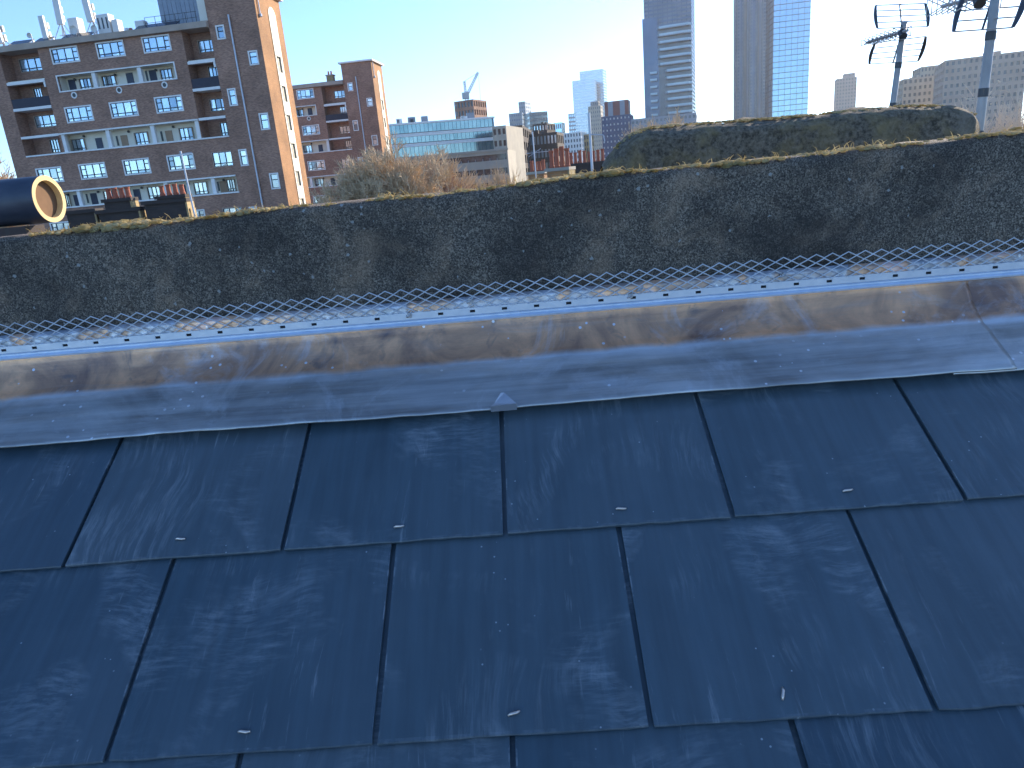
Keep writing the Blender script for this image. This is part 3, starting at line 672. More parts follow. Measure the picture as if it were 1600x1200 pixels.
    for h in eh:
        b = MB(); b.quad(fm(h[0], .09, Z(h[2])), fm(h[1], .09, Z(h[2])), fm(h[1], .09, Z(h[3])), fm(h[0], .09, Z(h[3]))); b.build('stair_window', M['stair_glass'], tower)
        b = MB()
        for q in (h[0] + .02, (h[0] + h[1]) / 2): b.add([fm(q, .06, Z(h[2])), fm(q + .02, .06, Z(h[2])), fm(q + .02, .06, Z(h[3])), fm(q, .06, Z(h[3]))], [(0, 1, 2, 3)])
        a0, a1 = fm(h[0] - .02, -.1, Z(h[3])), fm(h[1] + .02, .06, Z(h[3]) + .12); b.box(min(a0[0], a1[0]), max(a0[0], a1[0]), a0[1], a1[1], a0[2], a1[2]); b.build('stair_mullion', M['cream'], tower)
    b = MB(); b.box(-.3, S(TW) + .35, -.35, S(TD) + .3, Z(TT), Z(TT) + .22); b.build('tower_cornice', M['white'], tower)
    b = MB(); b.tube([(S(1.87), -.12, 0), (S(1.87), -.12, Z(14.4))], .085, 8); b.build('drain_pipe', M['zinc_pipe'], root)
    b = MB(); b.tube([(S(TW) + .1, .6, Z(14.2)), (S(TW) + .1, .6, Z(16.1))], .06, 8); b.lathe([(.16, .12), (.16, -.1), (.06, -.16)], (S(TW) + .12, .6, Z(14.2)), 8); b.build('gutter_pipe', M['zinc_pipe'], tower)
    return root, S, Z
psiF = R(-6)
flatsA, SA, ZA = flats('block_of_flats', 'nearer brown brick block with white framed windows and sunlit orange end', (330, 60), 68, psiF, 0, 0, -20.6)
flatsB, SB, ZB = flats('block_of_flats', 'farther brown brick block partly behind the bare tree, whole tower in view', (440 + 478 / 5, 80 + 225 / 5), 106, psiF, .15, -.72, -9.5)

# things on the roof of the nearer block
fa = Matrix.Translation(flatsA.location) @ Matrix.Rotation(psiF, 4, 'Z')
roofz = ZA(14.16)
def on_roof(s, y, h=0): return fa @ Vector((SA(s), SA(y), roofz + h))
def roof_item(name, label, cat, s, y, group=None):
    return empty(name, on_roof(s, y), psiF, label=label, cat=cat, group=group)
r_ = roof_item('plant_room', 'grey clad plant room with cream column on the flat roof', 'plant room', -4.9, 1.6)
MB().box(0, SA(3.5), 0, SA(3), 0, 5.2).build('cladding', M['grey_metal'], r_)
b = MB()
for i in range(1, 9): b.box(SA(3.5) * i / 9 - .012, SA(3.5) * i / 9 + .012, -.03, 0, .02, 5.1)
b.build('panel_joint', M['grey_metal'], r_)
MB().box(SA(3.5) + .01, SA(3.5) + 1.0, -.2, 1.2, .0, 3.2).build('column', M['cream'], r_)
for i in range(6):
    x = SA(-5.8 + i * .9) - SA(-4.9); b = MB(); b.tube([(x, -1.1, 0), (x, -1.1, 1.1)], .025, 5); b.build('rail_post', M['dark_steel'], r_)
for z in (.6, 1.1): b = MB(); b.tube([(SA(-.9), -1.1, z), (SA(3.7), -1.1, z)], .022, 5); b.build('rail', M['dark_steel'], r_)
GA = 'phone antennas on the flat roof'
def panel_ant(label, s, y, w, h, z0, tilt=0, yaw=0):
    r_ = roof_item('phone_antenna', label, 'antenna', s, y, GA)
    b = MB(); b.box(-w / 2, w / 2, -.12, .14, z0, z0 + h); o = b.build('panel', M['antenna'], r_); o.rotation_euler = (0, tilt, yaw)
    b = MB(); b.tube([(0, .25, 0), (0, .25, z0 + h * .9)], .06, 8); b.build('pole', M['steel'], r_)
    b = MB()
    for sx in (-1, 1):
        b.tube([(sx * .75, .9, 0), (0, .25, z0 + .4)], .035, 5); b.tube([(sx * .75, -.5, 0), (0, .25, z0 + .4)], .035, 5)
    b.tube([(-.7, -.5, .1), (.7, -.5, .1)], .03, 5); b.tube([(-.5, .25, .7), (.5, .25, .7)], .03, 5)
    b.build('brace_frame', M['steel'], r_)
    for i in range(2): b = MB(); b.box(-.24, .24, .32, .55, z0 + .3 + i * .8, z0 + .85 + i * .8); b.build('radio_unit', M['antenna'], r_)
panel_ant('slim cream phone antenna, second upright from the left roof end', -15.1, .8, .5, 2.2, .25)
panel_ant('tall white phone antenna with braced frame, reaching the frame top', -13.8, 1.2, .62, 3.2, 1.6, .04)
panel_ant('tall white phone antenna standing beside the cabinets', -10.9, 1.2, .62, 3.4, 1.5, -.05)
panel_ant('cream phone antenna at the extreme left roof end', -19.3, .8, .55, 2.2, .5, -.1)
def cabinet(label, s, y, w, d, h, slots=0):
    r_ = roof_item('roof_cabinet', label, 'cabinet', s, y, 'equipment cabinets on the flat roof')
    MB().box(-w / 2, w / 2, 0, d, .15, h).build('body', M['antenna'], r_)
    MB().box(-w / 2 + .05, w / 2 - .05, .05, d - .05, 0, .148).build('plinth', M['dark_steel'], r_)
    for i in range(slots): MB().box(-w / 2 + w * (i + .3) / slots, -w / 2 + w * (i + .62) / slots, -.03, -.002, h * .35, h * .85).build('grille', M['dark_steel'], r_)
cabinet('lone cream cabinet between the two tall antennas', -12.5, 1.0, 1.0, .9, 2.0)
cabinet('wide cream cabinet with dark grilles on the flat roof', -9.7, .9, 1.3, .9, 1.95, 3)
cabinet('low cream cabinet right of the grilled cabinet', -8.75, 1.0, .6, .8, 1.4)
cabinet('small white cabinet beside the grey plant room', -6.5, .9, .9, .7, 1.0)
def dish(label, s, y, h, r0):
    r_ = roof_item('dish_antenna', label, 'dish', s, y, 'round dishes on the flat roof')
    b = MB(); b.tube([(0, .2, 0), (0, .2, h)], .05, 7); b.build('pole', M['steel'], r_)
    b = MB(); n = 14; pr_ = [(.0, .12), (r0 * .6, .06), (r0, -.06), (r0, -.1)]
    b.add([(q * math.cos(2 * math.pi * i / n), y_, h + q * math.sin(2 * math.pi * i / n)) for q, y_ in pr_ for i in range(n)], [(k_ * n + i, k_ * n + (i + 1) % n, (k_ + 1) * n + (i + 1) % n, (k_ + 1) * n + i) for k_ in range(3) for i in range(n)])
    b.build('bowl', M['antenna'], r_)
dish('round dish below the lone cream cabinet', -12.1, .4, .75, .4); dish('small round dish left of the braced antennas', -16.3, .5, .8, .25); dish('round dish by the low cream cabinet', -10.2, .3, .6, .33)
for k_, (s0, s1, lb) in enumerate(((-15.8, -14.4, 'short dark solar panel at the left of the roof edge'), (-13.3, -10.6, 'long dark solar panel below the antennas'), (-6.6, -2.9, 'long dark solar panel in front of the plant room'), (-18.3, -16.3, 'dark solar panel nearest the left roof end'))):
    r_ = roof_item('solar_panel', lb, 'solar panel', s0, .2, 'dark panels along the roof edge')
    w = SA(s1 - s0); b = MB(); b.add([(0, 0, .12), (w, 0, .12), (w, .9, .6), (0, .9, .6), (0, 0, .06), (w, 0, .06), (w, .9, .54), (0, .9, .54)], [(0, 1, 2, 3), (7, 6, 5, 4), (0, 4, 5, 1), (1, 5, 6, 2), (2, 6, 7, 3), (3, 7, 4, 0)]); b.build('sheet', M['solar'], r_)
    b = MB(); b.box(.1, .16, .8, .86, 0, .5); b.box(w - .16, w - .1, .8, .86, 0, .5); b.box(.1, .16, .02, .08, 0, .07); b.box(w - .16, w - .1, .02, .08, 0, .07); b.build('stand', M['steel'], r_)
r_ = roof_item('cable_tray', 'red and white jumble of cable boxes on the roof edge', 'cable boxes', -7.9, .6)
rn = random.Random(2)
for i in range(7): x = rn.uniform(-.7, .8); y = rn.uniform(0, .6); MB().box(x, x + rn.uniform(.15, .4), y, y + .25, 0, rn.uniform(.25, .65)).build('box', rn.choice([M['terracotta'], M['antenna'], M['antenna'], M['grey_metal']]), r_)
# chimney of the farther block
fb = Matrix.Translation(flatsB.location) @ Matrix.Rotation(psiF, 4, 'Z')
r_ = empty('chimney_stack', fb @ Vector((SB(-2.3), SB(1.5), ZB(14.16))), psiF, label='small brick chimney on the farther brown block', cat='chimney')
MB().box(-.55, .55, 0, .9, 0, 1.1).build('stack', M['stock_brick'], r_); MB().box(-.65, .65, -.1, 1.0, 1.1, 1.25).build('cap', M['concrete'], r_)
for x in (-.25, .2): b = MB(); b.lathe([(.16, 0), (.13, .5), (.15, .55), (.1, .56)], (x, .45, 1.25), 8); b.build('chimney_pot', M['terracotta'], r_)

# ------------------------------------------------------------------ generic far buildings
def frame_of(px0, px1, D, delta):
    pm = (px0 + px1) / 2; c = at(pm, hz(pm), D); azm = math.atan2(c.x, c.y); psi = -azm - R(delta)
    w = (px1 - px0) / FPX * D * (1 / math.cos(R(delta))) * math.cos(math.atan2(pm - 800, FPX) ) / math.cos(math.atan2(pm - 800, FPX)) ** 2 * math.cos(math.atan2(pm - 800, FPX)) ** 2
    return c, psi, w
def width(px0, px1, D): 
    a, b_ = at(px0, hz(px0), D), at(px1, hz(px1), D); return (a - b_).length
def ztop(px, py, D): return at(px, py, D).z
def far(name, label, px0, px1, ytop, D, depth, delta, shell, glass, floors, cols, scols=0, z0=0, ratio=(.62, .6), rev=.35, group=None, cat='building', roofbits=0, ymid=None):
    pm = (px0 + px1) / 2; c = at(pm, hz(pm), D); azm = math.atan2(c.x, c.y); psi = -azm - R(delta); w = width(px0, px1, D) / math.cos(R(delta))
    h = ztop(pm, ytop, D)
    root = empty(name, (c.x, c.y, z0), psi, label=label, cat=cat, group=group); H_ = h - z0
    def grid(W, n, f):
        hs = []
        for i in range(n):
            for j in range(f):
                cw, ch = W / n, H_ / f; hs.append((cw * (i + .5 - ratio[0] / 2), cw * (i + .5 + ratio[0] / 2), ch * (j + .5 - ratio[1] / 2), ch * (j + .5 + ratio[1] / 2)))
        return hs
    b = MB()
    f1 = lambda x, y, z: (x - w / 2, y, z); f2 = lambda x, y, z: (w / 2 - y, x, z); f3 = lambda x, y, z: (-w / 2 + y, depth - x, z)
    b.holed(0, w, 0, H_, grid(w, cols, floors), 0, rev, 0, f1)
    b.holed(0, depth, 0, H_, grid(depth, scols, floors) if scols else [], 0, rev, 0, f2)
    b.holed(0, depth, 0, H_, grid(depth, scols, floors) if scols else [], 0, rev, 0, f3)
    b.quad((-w / 2, 0, H_), (w / 2, 0, H_), (w / 2, depth, H_), (-w / 2, depth, H_)); b.quad((w / 2, depth, 0), (-w / 2, depth, 0), (-w / 2, depth, H_), (w / 2, depth, H_))
    b.build('wall', shell, root)
    if cols or scols: MB().box(-w / 2 + rev, w / 2 - rev, rev, depth - rev, 0, H_ - .3).build('glazing', glass, root)
    rn = random.Random(int(px0))
    for i in range(roofbits):
        x = rn.uniform(-w * .4, w * .3); y = rn.uniform(depth * .1, depth * .6); ww = rn.uniform(.06, .16) * w; MB().box(x, x + ww, y, y + ww, H_ + .002, H_ + rn.uniform(.5, 1) * ww).build('roof_box', shell, root)
    return root, w, H_
def join_part(parent, res, name):
    c = res[0]; c.name = name; c.parent = parent[0]; c.matrix_parent_inverse = parent[0].matrix_basis.inverted()
    for k_ in ('label', 'category', 'group'):
        if k_ in c: del c[k_]
# glass office with stepped terraces
GO = 190
r_, w, H_ = far('glass_office', 'teal glass office block with white floor bands and a roof terrace', 616, 780, 187, GO, 26, -7, M['white'], M['tealglass'], 1, 1, 0, z0=0, ratio=(0, 0))
w2 = w / 2
for zt_, zb_ in ((187, 203), (206, 219), (222, 240)):
    za, zb2 = ztop(698, zt_, GO), ztop(698, zb_, GO); npn = 26
    for i in range(npn):
        x = -w2 + .3 + (w - .6) * i / npn; MB().box(x, x + (w - .6) / npn - .09, -.32, -.2, zb2, za - .5).build('glass_panel', M['tealglass'], r_)
    MB().box(-w2 - .3, w2 + .3, -.75, 0, za - .5, za - .1).build('floor_band', M['white'], r_)
    MB().box(-w2 - .1, w2 + .1, -.2, -.05, zb2 - .1, za - .5).build('spandrel', M['navyglass'], r_)
rn = random.Random(4)
for i in range(9): x = rn.uniform(-w2 + 1, w2 - 3); ww = rn.uniform(.6, 1.9); MB().box(x, x + ww, 3, 3 + ww, H_ + .002, H_ + rn.uniform(.5, 1.7)).build('roof_unit', rn.choice([M['dark_steel'], M['grey_metal'], M['white']]), r_)
# pale concrete block in front of it
PB = 165
r_, w, H_ = far('concrete_block', 'pale concrete block with long dark window bands and sunlit end', 640, 796, 240, PB, 18, 10, M['concrete'], M['dark_glass'], 6, 1, 0, ratio=(.97, .42), rev=.5)
for i in range(14):
    x = -w / 2 + w * (i + .5) / 14; MB().box(x - .1, x + .1, .02, .3, 0, H_ - 1.6).build('mullion', M['grey_concrete'], r_)
b = MB(); b.box(-w / 2 - .2, w / 2 + .2, -.3, .02, H_ - .2, H_ + .25); b.build('coping', M['concrete'], r_)
r_, w, H_ = far('stone_office', 'cream stone office with sunlit flank beside the glass office', 776, 797, 196, 178, 16, 16, M['concrete'], M['dark_glass'], 9, 3, 0, ratio=(.6, .5))
r_, w, H_ = far('brick_cube', 'brown brick cube with a window grid, under the crane', 722, 751, 156, 260, 10, 28, M['brick'], M['greyglass'], 14, 6, 6, ratio=(.62, .62))
# crane
cr = at(729, 155, 330); cp = lambda x, y: at(x, y, 330) - cr
r_ = empty('tower_crane', (cr.x, cr.y, 0), label='pale luffing tower crane above the brick cube', cat='crane'); up0 = Vector((0, 0, cr.z))
def lattice(a, b_, wd, n, nm, mat):
    a, b_ = Vector(a), Vector(b_); d = (b_ - a).normalized(); s_ = d.cross(Vector((0, 1, 0))).normalized() * wd; q_ = Vector((0, wd, 0)); m_ = MB()
    cs = [s_ + q_, s_ - q_, -s_ - q_, -s_ + q_]
    for c_ in cs: m_.tube([a + c_, b_ + c_ * .6], .14, 4)
    for i in range(n):
        p, q = a.lerp(b_, i / n), a.lerp(b_, (i + 1) / n)
        for k_ in range(4): m_.tube([p + cs[k_], q + cs[(k_ + 1) % 4]], .09, 3)
    return m_.build(nm, mat, r_)
M['crane'] = mottled('crane_paint', (.5, .5, .48), (.42, .42, .4), .3, .6)
lattice((0, 0, 0), up0 + cp(729, 150), .7, 24, 'mast', M['crane'])
lattice(up0 + cp(730, 148), up0 + cp(747, 113), .45, 12, 'jib', M['crane'])
lattice(up0 + cp(728, 148), up0 + cp(725.5, 127), .4, 6, 'a_frame', M['crane'])
b = MB(); p = up0 + cp(728, 150); b.box(p.x - 1.6, p.x + 1.4, -1, 1, p.z - 1.2, p.z + 1.4); b.build('cab', M['crane'], r_)
b = MB(); b.tube([up0 + cp(725.5, 127), up0 + cp(735, 121), up0 + cp(746, 114)], .07, 3); b.tube([up0 + cp(747, 113), up0 + cp(751, 156)], .06, 3); b.build('cable', M['dark_steel'], r_)
# far city cluster
far('stepped_tower', 'grey stepped office tower with a slim spire slab', 803, 823, 176, 900, 22, 10, M['greyglass'], M['navyglass'], 16, 6, 3, ratio=(.7, .45))
far('slab_tower', 'slim pale slab rising behind the stepped tower', 819, 829, 158, 915, 20, 20, M['grey_metal'], M['greyglass'], 22, 3, 3, ratio=(.6, .5))
far('glass_box', 'small teal glass box tower beside the stepped tower', 834, 862, 174, 850, 25, -14, M['tealglass'], M['greyglass'], 14, 7, 5, ratio=(.8, .6))
far('dark_terrace', 'long dark brick warehouse row below the city towers', 796, 822, 196, 210, 30, 6, M['dark_brick'], M['dark_glass'], 7, 5, 5, roofbits=3)
far('dark_mansion', 'dark brick mansion block with rows of pale windows', 826, 874, 208, 230, 14, 10, M['dark_brick'], M['glass'], 6, 9, 4, roofbits=4)
far('brick_turret', 'upper dark brick block with orange sunlit flank', 838, 860, 193, 300, 10, 20, M['dark_brick'], M['glass'], 10, 5, 3, roofbits=2)
far('low_glass_block', 'low pale glass block left of the tall blue tower', 870, 882, 191, 700, 20, 10, M['paleglass'], M['greyglass'], 8, 4, 3)
tgt = far('tall_glass_tower', 'tall pale blue glass tower with a lower shoulder, highest of the city cluster', 902, 935, 124, 1700, 45, 8, M['cityglass'], M['tealglass'], 34, 9, 6, ratio=(.75, .5), rev=.6)
join_part(tgt, far('tower_slab', 'slab', 914, 949, 109, 1760, 40, 12, M['cityglass'], M['tealglass'], 38, 9, 6, ratio=(.75, .5), rev=.6), 'tower_slab')
far('wedge_tower', 'deep blue glass wedge left of the beige tower', 893, 904, 177, 1300, 25, 0, M['navyglass'], M['paleglass'], 16, 4, 3)
bgt = far('beige_tower', 'beige stone tower before the tall glass tower', 924, 943, 165, 800, 18, 8, M['concrete'], M['greyglass'], 18, 6, 4, ratio=(.4, .5))
join_part(bgt, far('crown', 'crown', 928, 940, 158, 806, 12, 8, M['grey_concrete'], M['greyglass'], 20, 4, 3, cat='plant room'), 'crown')
M['navy_clad'] = mottled('navy_cladding', (.035, .06, .13), (.045, .075, .15), .2, .6)
M['red_clad'] = mottled('red_cladding', (.22, .06, .045), (.18, .05, .04), .2, .7)
r_, w, H_ = far('navy_block', 'navy clad block with small white windows', 943, 988, 180, 420, 20, 6, M['navy_clad'], M['white'], 13, 8, 4, ratio=(.34, .34))
far('red_topped_block', 'red and grey clad block above the navy block', 949, 985, 157, 440, 14, 6, M['red_clad'], M['grey_metal'], 1, 2, 1, ratio=(.42, .995), rev=.05)
far('grey_slab', 'long grey blue slab below the balconied tower', 988, 1088, 181, 400, 20, 4, M['grey_metal'], M['greyglass'], 10, 16, 4, ratio=(.6, .4))
far('checker_block', 'white and grey checkered block of flats', 876, 911, 207, 330, 14, 12, M['white'], M['greyglass'], 12, 8, 5, ratio=(.5, .55))
far('tan_block', 'small tan block beside the checkered flats', 911, 922, 210, 335, 12, 12, M['stock_brick'], M['dark_glass'], 10, 3, 3)
smt = far('small_tower', 'lone grey tower block on the pale horizon', 1303, 1334, 122, 800, 20, -6, M['grey_concrete'], M['greyglass'], 24, 7, 5, ratio=(.45, .5))
join_part(smt, far('crown', 'crown', 1314, 1331, 115, 803, 14, -6, M['grey_concrete'], M['greyglass'], 26, 3, 3, ratio=(.3, .3), cat='plant room'), 'crown')
apt = far('apartment_block', 'stepped pale apartment block behind the slim aerial mast', 1405, 1466, 121, 300, 18, -12, M['concrete'], M['greyglass'], 15, 8, 5, ratio=(.5, .5), roofbits=2)
join_part(apt, far('rear_block', 'rear', 1431, 1458, 104, 318, 14, -12, M['concrete'], M['greyglass'], 17, 5, 4, ratio=(.5, .5)), 'rear_block')
far('apartment_block', 'large brown apartment slab behind the right bare tree', 1466, 1592, 88, 270, 20, -10, M['taupe'], M['greyglass'], 16, 14, 5, ratio=(.5, .5), roofbits=3)

# tower with balconies
D = 480
r_, w, H_ = far('balcony_tower', 'dark glass tower with stacked curved white balconies', 1013, 1083, -60, D, 26, 6, M['navyglass'], M['greyglass'], 56, 10, 6, ratio=(.8, .55), rev=.25, cat='tower')
pxm = width(1013, 1014, D); X = lambda px: (px - 1048) * pxm
MB().box(X(1012) - .3, X(1034), -2.5, 4, 0, ztop(1022, 28, D)).build('side_slab', M['navyglass'], r_)
MB().box(X(1034), X(1083), -3.0, 0, 0, ztop(1060, 42, D)).build('front_bay', M['greyglass'], r_)
nfl = 26; z1_ = ztop(1060, 42, D); fh = (z1_ - EYE + 4) / 20
for i in range(24):
    z = z1_ - fh * (i + .2)
    x0 = X(1033 if i < 6 else 1043); x1 = X(1083.5); b = MB(); n = 10
    pts = [(x0, -3.2)] + [(x0 + 1.6 + (x1 - x0 - 3.2) * k_ / n, -5.6 - .5 * math.sin(math.pi * k_ / n)) for k_ in range(n + 1)] + [(x1, -3.2)]
    vs = [(x, y, z) for x, y in pts] + [(x, y, z + .55) for x, y in pts]; m_ = len(pts)
    b.add(vs, [tuple(range(m_ - 1, -1, -1)), tuple(range(m_, 2 * m_))] + [(k_, k_ + 1, m_ + k_ + 1, m_ + k_) for k_ in range(m_ - 1)])
    bo = b.build('balcony', M['grey_metal'], r_)
    b = MB(); vs = [(x, y + .05, z + .552) for x, y in pts] + [(x, y + .05, z + 1.65) for x, y in pts]; b.add(vs, [(k_, k_ + 1, m_ + k_ + 1, m_ + k_) for k_ in range(m_ - 1)]); b.build('balustrade', M['balglass'], bo)
    if i > 5:
        b = MB(); b.box(X(1021), X(1031.5), -4.2, -2.5, z, z + .5); bo = b.build('balcony', M['grey_metal'], r_)
        b = MB(); b.box(X(1021), X(1031.5), -4.15, -4.1, z + .502, z + 1.5); b.build('balustrade', M['balglass'], bo)
# twin towers
D = 560
r_, w, H_ = far('ribbed_tower', 'dark grey ribbed tower standing left of the blue glass tower', 1146, 1204, -70, D, 30, 6, M['greyglass'], M['navyglass'], 60, 12, 6, ratio=(.55, .6), rev=.3, cat='tower')
for i in range(9):
    x = -w / 2 + w * (i + .5) / 9 + (.8 if i % 3 else -.6); MB().box(x - (.5 if i % 2 else .9), x + .5, -1.0, .0, 0, H_).build('rib', [M['grey_metal'], M['navyglass'], M['grey_concrete']][i % 3], r_)
D = 540
c = at(1233, hz(1233), D); az_ = math.atan2(c.x, c.y)
r_ = empty('blue_glass_tower', (c.x, c.y, 0), -az_ - R(-14), label='bright blue glass tower with dark floor lines and angled top', cat='tower')
w = width(1206, 1261, D) / math.cos(R(14)); hh = ztop(1233, -60, D); fh = (ztop(1233, 0, D) - ztop(1233, 180, D)) / 20.5; ncol = 6
MB().box(-w / 2 + .15, w / 2 - .15, .15, 26, 0, hh).build('core', M['navyglass'], r_)
nf = int(hh / fh); pm_ = MB().box(0, w / ncol - .22, 0, .1, 0, fh - .42).mesh('pane', M['paleglass']); sl_ = MB().box(-w / 2 - .1, w / 2 + .1, -.25, .12, 0, .38).mesh('floor_line', M['navyglass'])
sp_ = MB().box(0, .1, 0, 5.0, 0, fh - .42).mesh('pane', M['paleglass']); sls = MB().box(-.3, .12, 0, 26, 0, .38).mesh('floor_line', M['navyglass'])
for j in range(nf):
    z = fh * j
    place(sl_, 'floor_line', r_, (0, 0, z)); place(sls, 'floor_line', r_, (-w / 2, .13, z))
    if z < EYE - 2: continue
    for i in range(ncol): place(pm_, 'pane', r_, (-w / 2 + w * i / ncol + .11, random.uniform(-.03, .03), z + .40), (0, 0, random.uniform(-.012, .012)))
    for i in range(5): place(sp_, 'pane', r_, (-w / 2 - .05, .2 + i * 5.15, z + .40))

# ------------------------------------------------------------------ terrace chimneys in the middle distance
def stack(label, px0, px1, ytop, D, pots, pot_h, end=True, mat='dark_brick', group='chimney stacks of the terrace', delta=20, lead_pot=None):
    pm = (px0 + px1) / 2; c = at(pm, ytop, D); az_ = math.atan2(c.x, c.y); w = width(px0, px1, D)
    root = empty('chimney_stack', (c.x, c.y, c.z - 3.2), -az_ - R(delta), label=label, cat='chimney', group=group)
    b = MB(); b.box(-w / 2, w / 2, 0, .55, 0, 3.1); b.build('stack', M[mat], root)
    b = MB(); b.box(-w / 2 - .06, w / 2 + .06, -.06, .61, 3.1, 3.2); b.build('cap', M['dark_brick'] if mat == 'dark_brick' else M['concrete'], root)
    if end: b = MB(); b.box(w / 2 + .002, w / 2 + .05, -.03, .58, 0, 3.09); b.box(w / 2 + .05, w / 2 + .09, .05, .50, 0, 2.9); b.build('sunlit_end_slab', M['stock_brick'], root)  # thin slab colours the stack's end face yellow, as if sunlit
    for i in range(pots):
        x = -w / 2 + w * (i + .5) / pots; h = pot_h * random.uniform(.88, 1.12); b = MB(); b.lathe([(.085, 0), (.09, .05), (.075, .08), (.066, h * .85), (.08, h * .88), (.082, h), (.06, h), (.055, h * .5)], (x, .27, 3.2), 12)
        b.build('chimney_pot', M['terracotta'], root, smooth=False)
    return root
stack('dark chimney stack with four pots, nearer the blue pipe', 160, 203, 310, 26, 4, .34)
stack('dark chimney stack with four pots beside the white pole', 243, 288, 305, 26, 4, .33)
stack('low yellow ended stub stack left of the four pot stacks', 101, 147, 328, 24, 0, .3)
stack('low dark party stack with yellow end under the leaning pole', 150, 217, 326, 23.5, 0, .3)
stack('wide dark stack below the pots beside the pole', 222, 290, 312, 23, 0, .3)
stack('red brick stack with tall red pots in the middle', 853, 888, 262, 24, 4, .62, True, 'orange_brick')
stack('long far stack with a row of small red pots', 884, 944, 254, 34, 8, .52, False, 'dark_brick')
stack('small red chimney stack left of the tall red pots', 824, 850, 268, 30, 4, .42, False, 'orange_brick')
for px, D, lb in ((195, 25, 'left'), (880, 28, 'middle')):
    c = at(px, hz(px), D); az_ = math.atan2(c.x, c.y); root = empty('terrace_house', (c.x, c.y, 0), -az_, label='slate roofed terrace house under the %s chimney pots' % lb, cat='house')
    MB().box(-5, 5, -3.5, 4.5, 0, EYE - 4.2).build('wall', M['dark_brick'], root)
    MB().add([(-5.2, -3.8, EYE - 4.2), (5.2, -3.8, EYE - 4.2), (5.2, .5, EYE - 1.9), (-5.2, .5, EYE - 1.9), (5.2, 4.8, EYE - 4.2), (-5.2, 4.8, EYE - 4.2)], [(0, 1, 2, 3), (3, 2, 4, 5), (0, 3, 5), (1, 4, 2), (0, 5, 4, 1)]).build('roof', M['felt'], root)
def pole(label, pxa, pya, pxb, pyb, D, rad, arms):
    p0, p1 = at(pxa, pya, D), at(pxb, pyb, D); root = empty('aerial_pole', (p0.x, p0.y, p0.z - 2.4), label=label, cat='pole'); q = p0 - root.location
    b = MB(); b.tube([q - (p1 - p0).normalized() * 2.3, p1 - root.location], rad, 8); b.build('shaft', M['zinc_pipe'], root)
    for (ax_, ay_, bx, by) in arms: b = MB(); b.tube([at(ax_, ay_, D) - root.location, at(bx, by, D) - root.location], rad * .45, 6); b.build('arm', M['zinc_pipe'], root)
    return root
pole('thin white leaning pole in front of the nearer brick block', 301, 322, 282, 236, 22, .026, [(279, 241, 300, 238), (281, 246, 286, 245)])
pole('grey lamp pole with short arm beside the red pots', 925, 262, 920, 176, 20, .034, [(921, 210, 943, 211), (943, 211, 945, 221)])
pole('thin bent aerial pole left of the red pots', 836, 258, 832, 206, 26, .022, [(826, 245, 845, 232), (822, 240, 858, 236)])

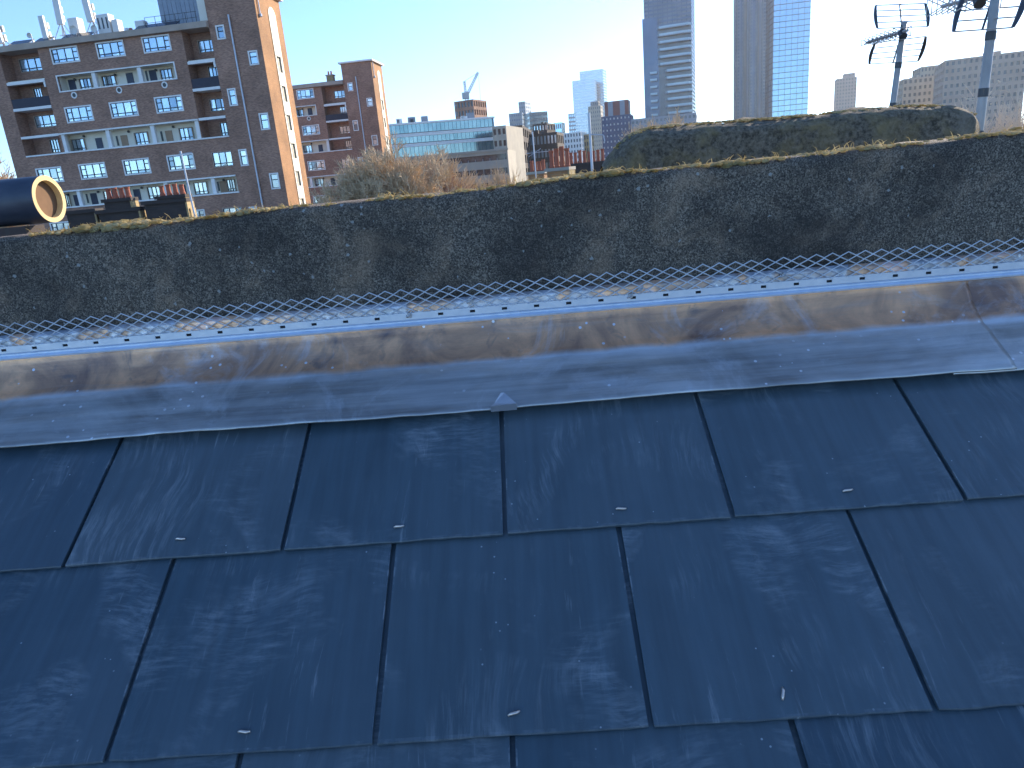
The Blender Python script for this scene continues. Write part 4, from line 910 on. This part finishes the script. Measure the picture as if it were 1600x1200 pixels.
# ------------------------------------------------------------------ bare winter trees
def bare_tree(name, label, px, ytop, D, halfw, seed, levels=6, spread=.5, thick=.17, crown_lo=None, kids=(3, 4), twig='twig', rmin=.00042, tufts=0):
    rn = random.Random(seed); top = at(px, ytop, D); H_ = top.z; root = empty(name, (top.x, top.y, 0), label=label, cat='tree', group='bare winter trees')
    tb, cb = MB(), MB(); fork = max(2.0, H_ * .34)
    tb.tube([(0, 0, 0), (.05, 0, fork * .5), (0, .05, fork)], [thick * 1.3, thick * 1.05, thick * .9], 8, False)
    def grow(p, d, ln, r, lv):
        pts = [p]; q = p.copy(); dd = d.copy()
        for k_ in range(3):
            dd = (dd + Vector((rn.gauss(0, .17), rn.gauss(0, .17), rn.gauss(.04, .12)))).normalized(); q = q + dd * ln / 3; pts.append(q)
        r = max(r, D * rmin); (tb if lv >= levels - 1 else cb).tube(pts, [r, r * .85, r * .72, r * .58], 5 if lv > 3 else 3, False)
        if lv == 0: return
        for k_ in range(rn.randint(*kids)):
            u = rn.uniform(.35, 1); i0 = min(2, int(u * 3)); s_ = pts[i0].lerp(pts[i0 + 1], u * 3 - i0)
            a = rn.uniform(0, 6.283); sp_ = rn.uniform(.5, 1.25) * spread; o_ = dd.orthogonal().normalized(); o_ = Matrix.Rotation(a, 3, dd) @ o_
            nd = (dd * math.cos(sp_) + o_ * math.sin(sp_) + Vector((0, 0, .07))).normalized()
            grow(s_, nd, ln * rn.uniform(.58, .8), r * .56, lv - 1)
        grow(pts[-1], dd, ln * rn.uniform(.6, .78), r * .58, lv - 1)
    nb = 6
    for k_ in range(nb):
        a = 6.283 * k_ / nb + rn.uniform(-.4, .4); t_ = rn.uniform(.35, 1.0)
        d = Vector((math.cos(a) * t_ * halfw / (H_ - fork) * 1.1, math.sin(a) * t_ * halfw / (H_ - fork) * 1.1, 1)).normalized()
        grow(Vector((0, 0, fork * rn.uniform(.8, 1))), d, (H_ - fork) * .36, thick * .6, levels - 1)
    grow(Vector((0, 0, fork)), Vector((0, 0, 1)), (H_ - fork) * .36, thick * .7, levels - 1)
    for k_ in range(tufts):
        p = rn.choice(cb.v); lump(cb, (p[0] + rn.gauss(0, .04), p[1], p[2] + rn.gauss(0, .04)), rn.uniform(.018, .05), rn, .9)
    # fit the crown to its real height and width
    allv = cb.v; zt = max(v[2] for v in allv); kz = (H_ - fork) / (zt - fork); xm = sorted(abs(v[0]) for v in allv)[int(len(allv) * .985)]; kx = halfw / xm
    f_ = lambda v: (v[0] * kx, v[1] * kx, v[2] if v[2] < fork else fork + (v[2] - fork) * kz)
    cb.v = [f_(v) for v in cb.v]; tb.v = [f_(v) for v in tb.v]
    tb.build('trunk', M['bark'], root); cb.build('crown', M[twig], root)
M['twig_pale'] = mottled('pale_twig', (.55, .45, .34), (.68, .58, .46), 1.2, .85)
M['twig_red'] = mottled('reddish_twig', (.38, .25, .19), (.46, .32, .24), 1.2, .85)
bare_tree('bare_tree', 'broad bare tan tree in front of the farther brick block', 576, 206, 58, 5.0, 3, 7, .75, .2, kids=(2, 4), rmin=.00042)
bare_tree('bare_tree', 'lower bare tan tree at the right flank of the broad tree', 645, 222, 66, 4.4, 8, 6, .55, .16)
bare_tree('bare_tree', 'reddish bare shrub tree left of the concrete block', 694, 248, 64, 2.6, 12, 6, .5, .12, twig='twig_red')
bare_tree('bare_tree', 'small bare tree before the sunlit end of the concrete block', 778, 250, 60, 1.9, 15, 6, .5, .1)
bare_tree('bare_tree', 'bare tree left of the rounded coping, below the balconied tower', 1022, 172, 95, 4.8, 19, 6, .6, .16)
bare_tree('bare_tree', 'large bare tree with pale twigs at the right edge', 1545, 78, 30, 3.2, 23, 6, .85, .13, kids=(2, 4), twig='twig_pale', rmin=.00048, tufts=2600)
bare_tree('bare_tree', 'bare tree at the far left edge beyond the brick block', -25, 240, 120, 6.0, 31, 6, .55, .18)

# ------------------------------------------------------------------ winter haze
t = bpy.data.materials.new('winter_haze'); t.use_nodes = True; nt = t.node_tree; nt.nodes.remove(nt.nodes['Principled BSDF'])
pv = nt.nodes.new('ShaderNodeVolumePrincipled'); pv.inputs['Color'].default_value = (.86, .92, 1, 1); pv.inputs['Density'].default_value = .00011; pv.inputs['Anisotropy'].default_value = .6
nt.links.new(pv.outputs[0], nt.nodes['Material Output'].inputs['Volume'])
MB().box(-2450, 2450, -950, 2650, -1.5, 330).build('haze', t, kind='stuff')
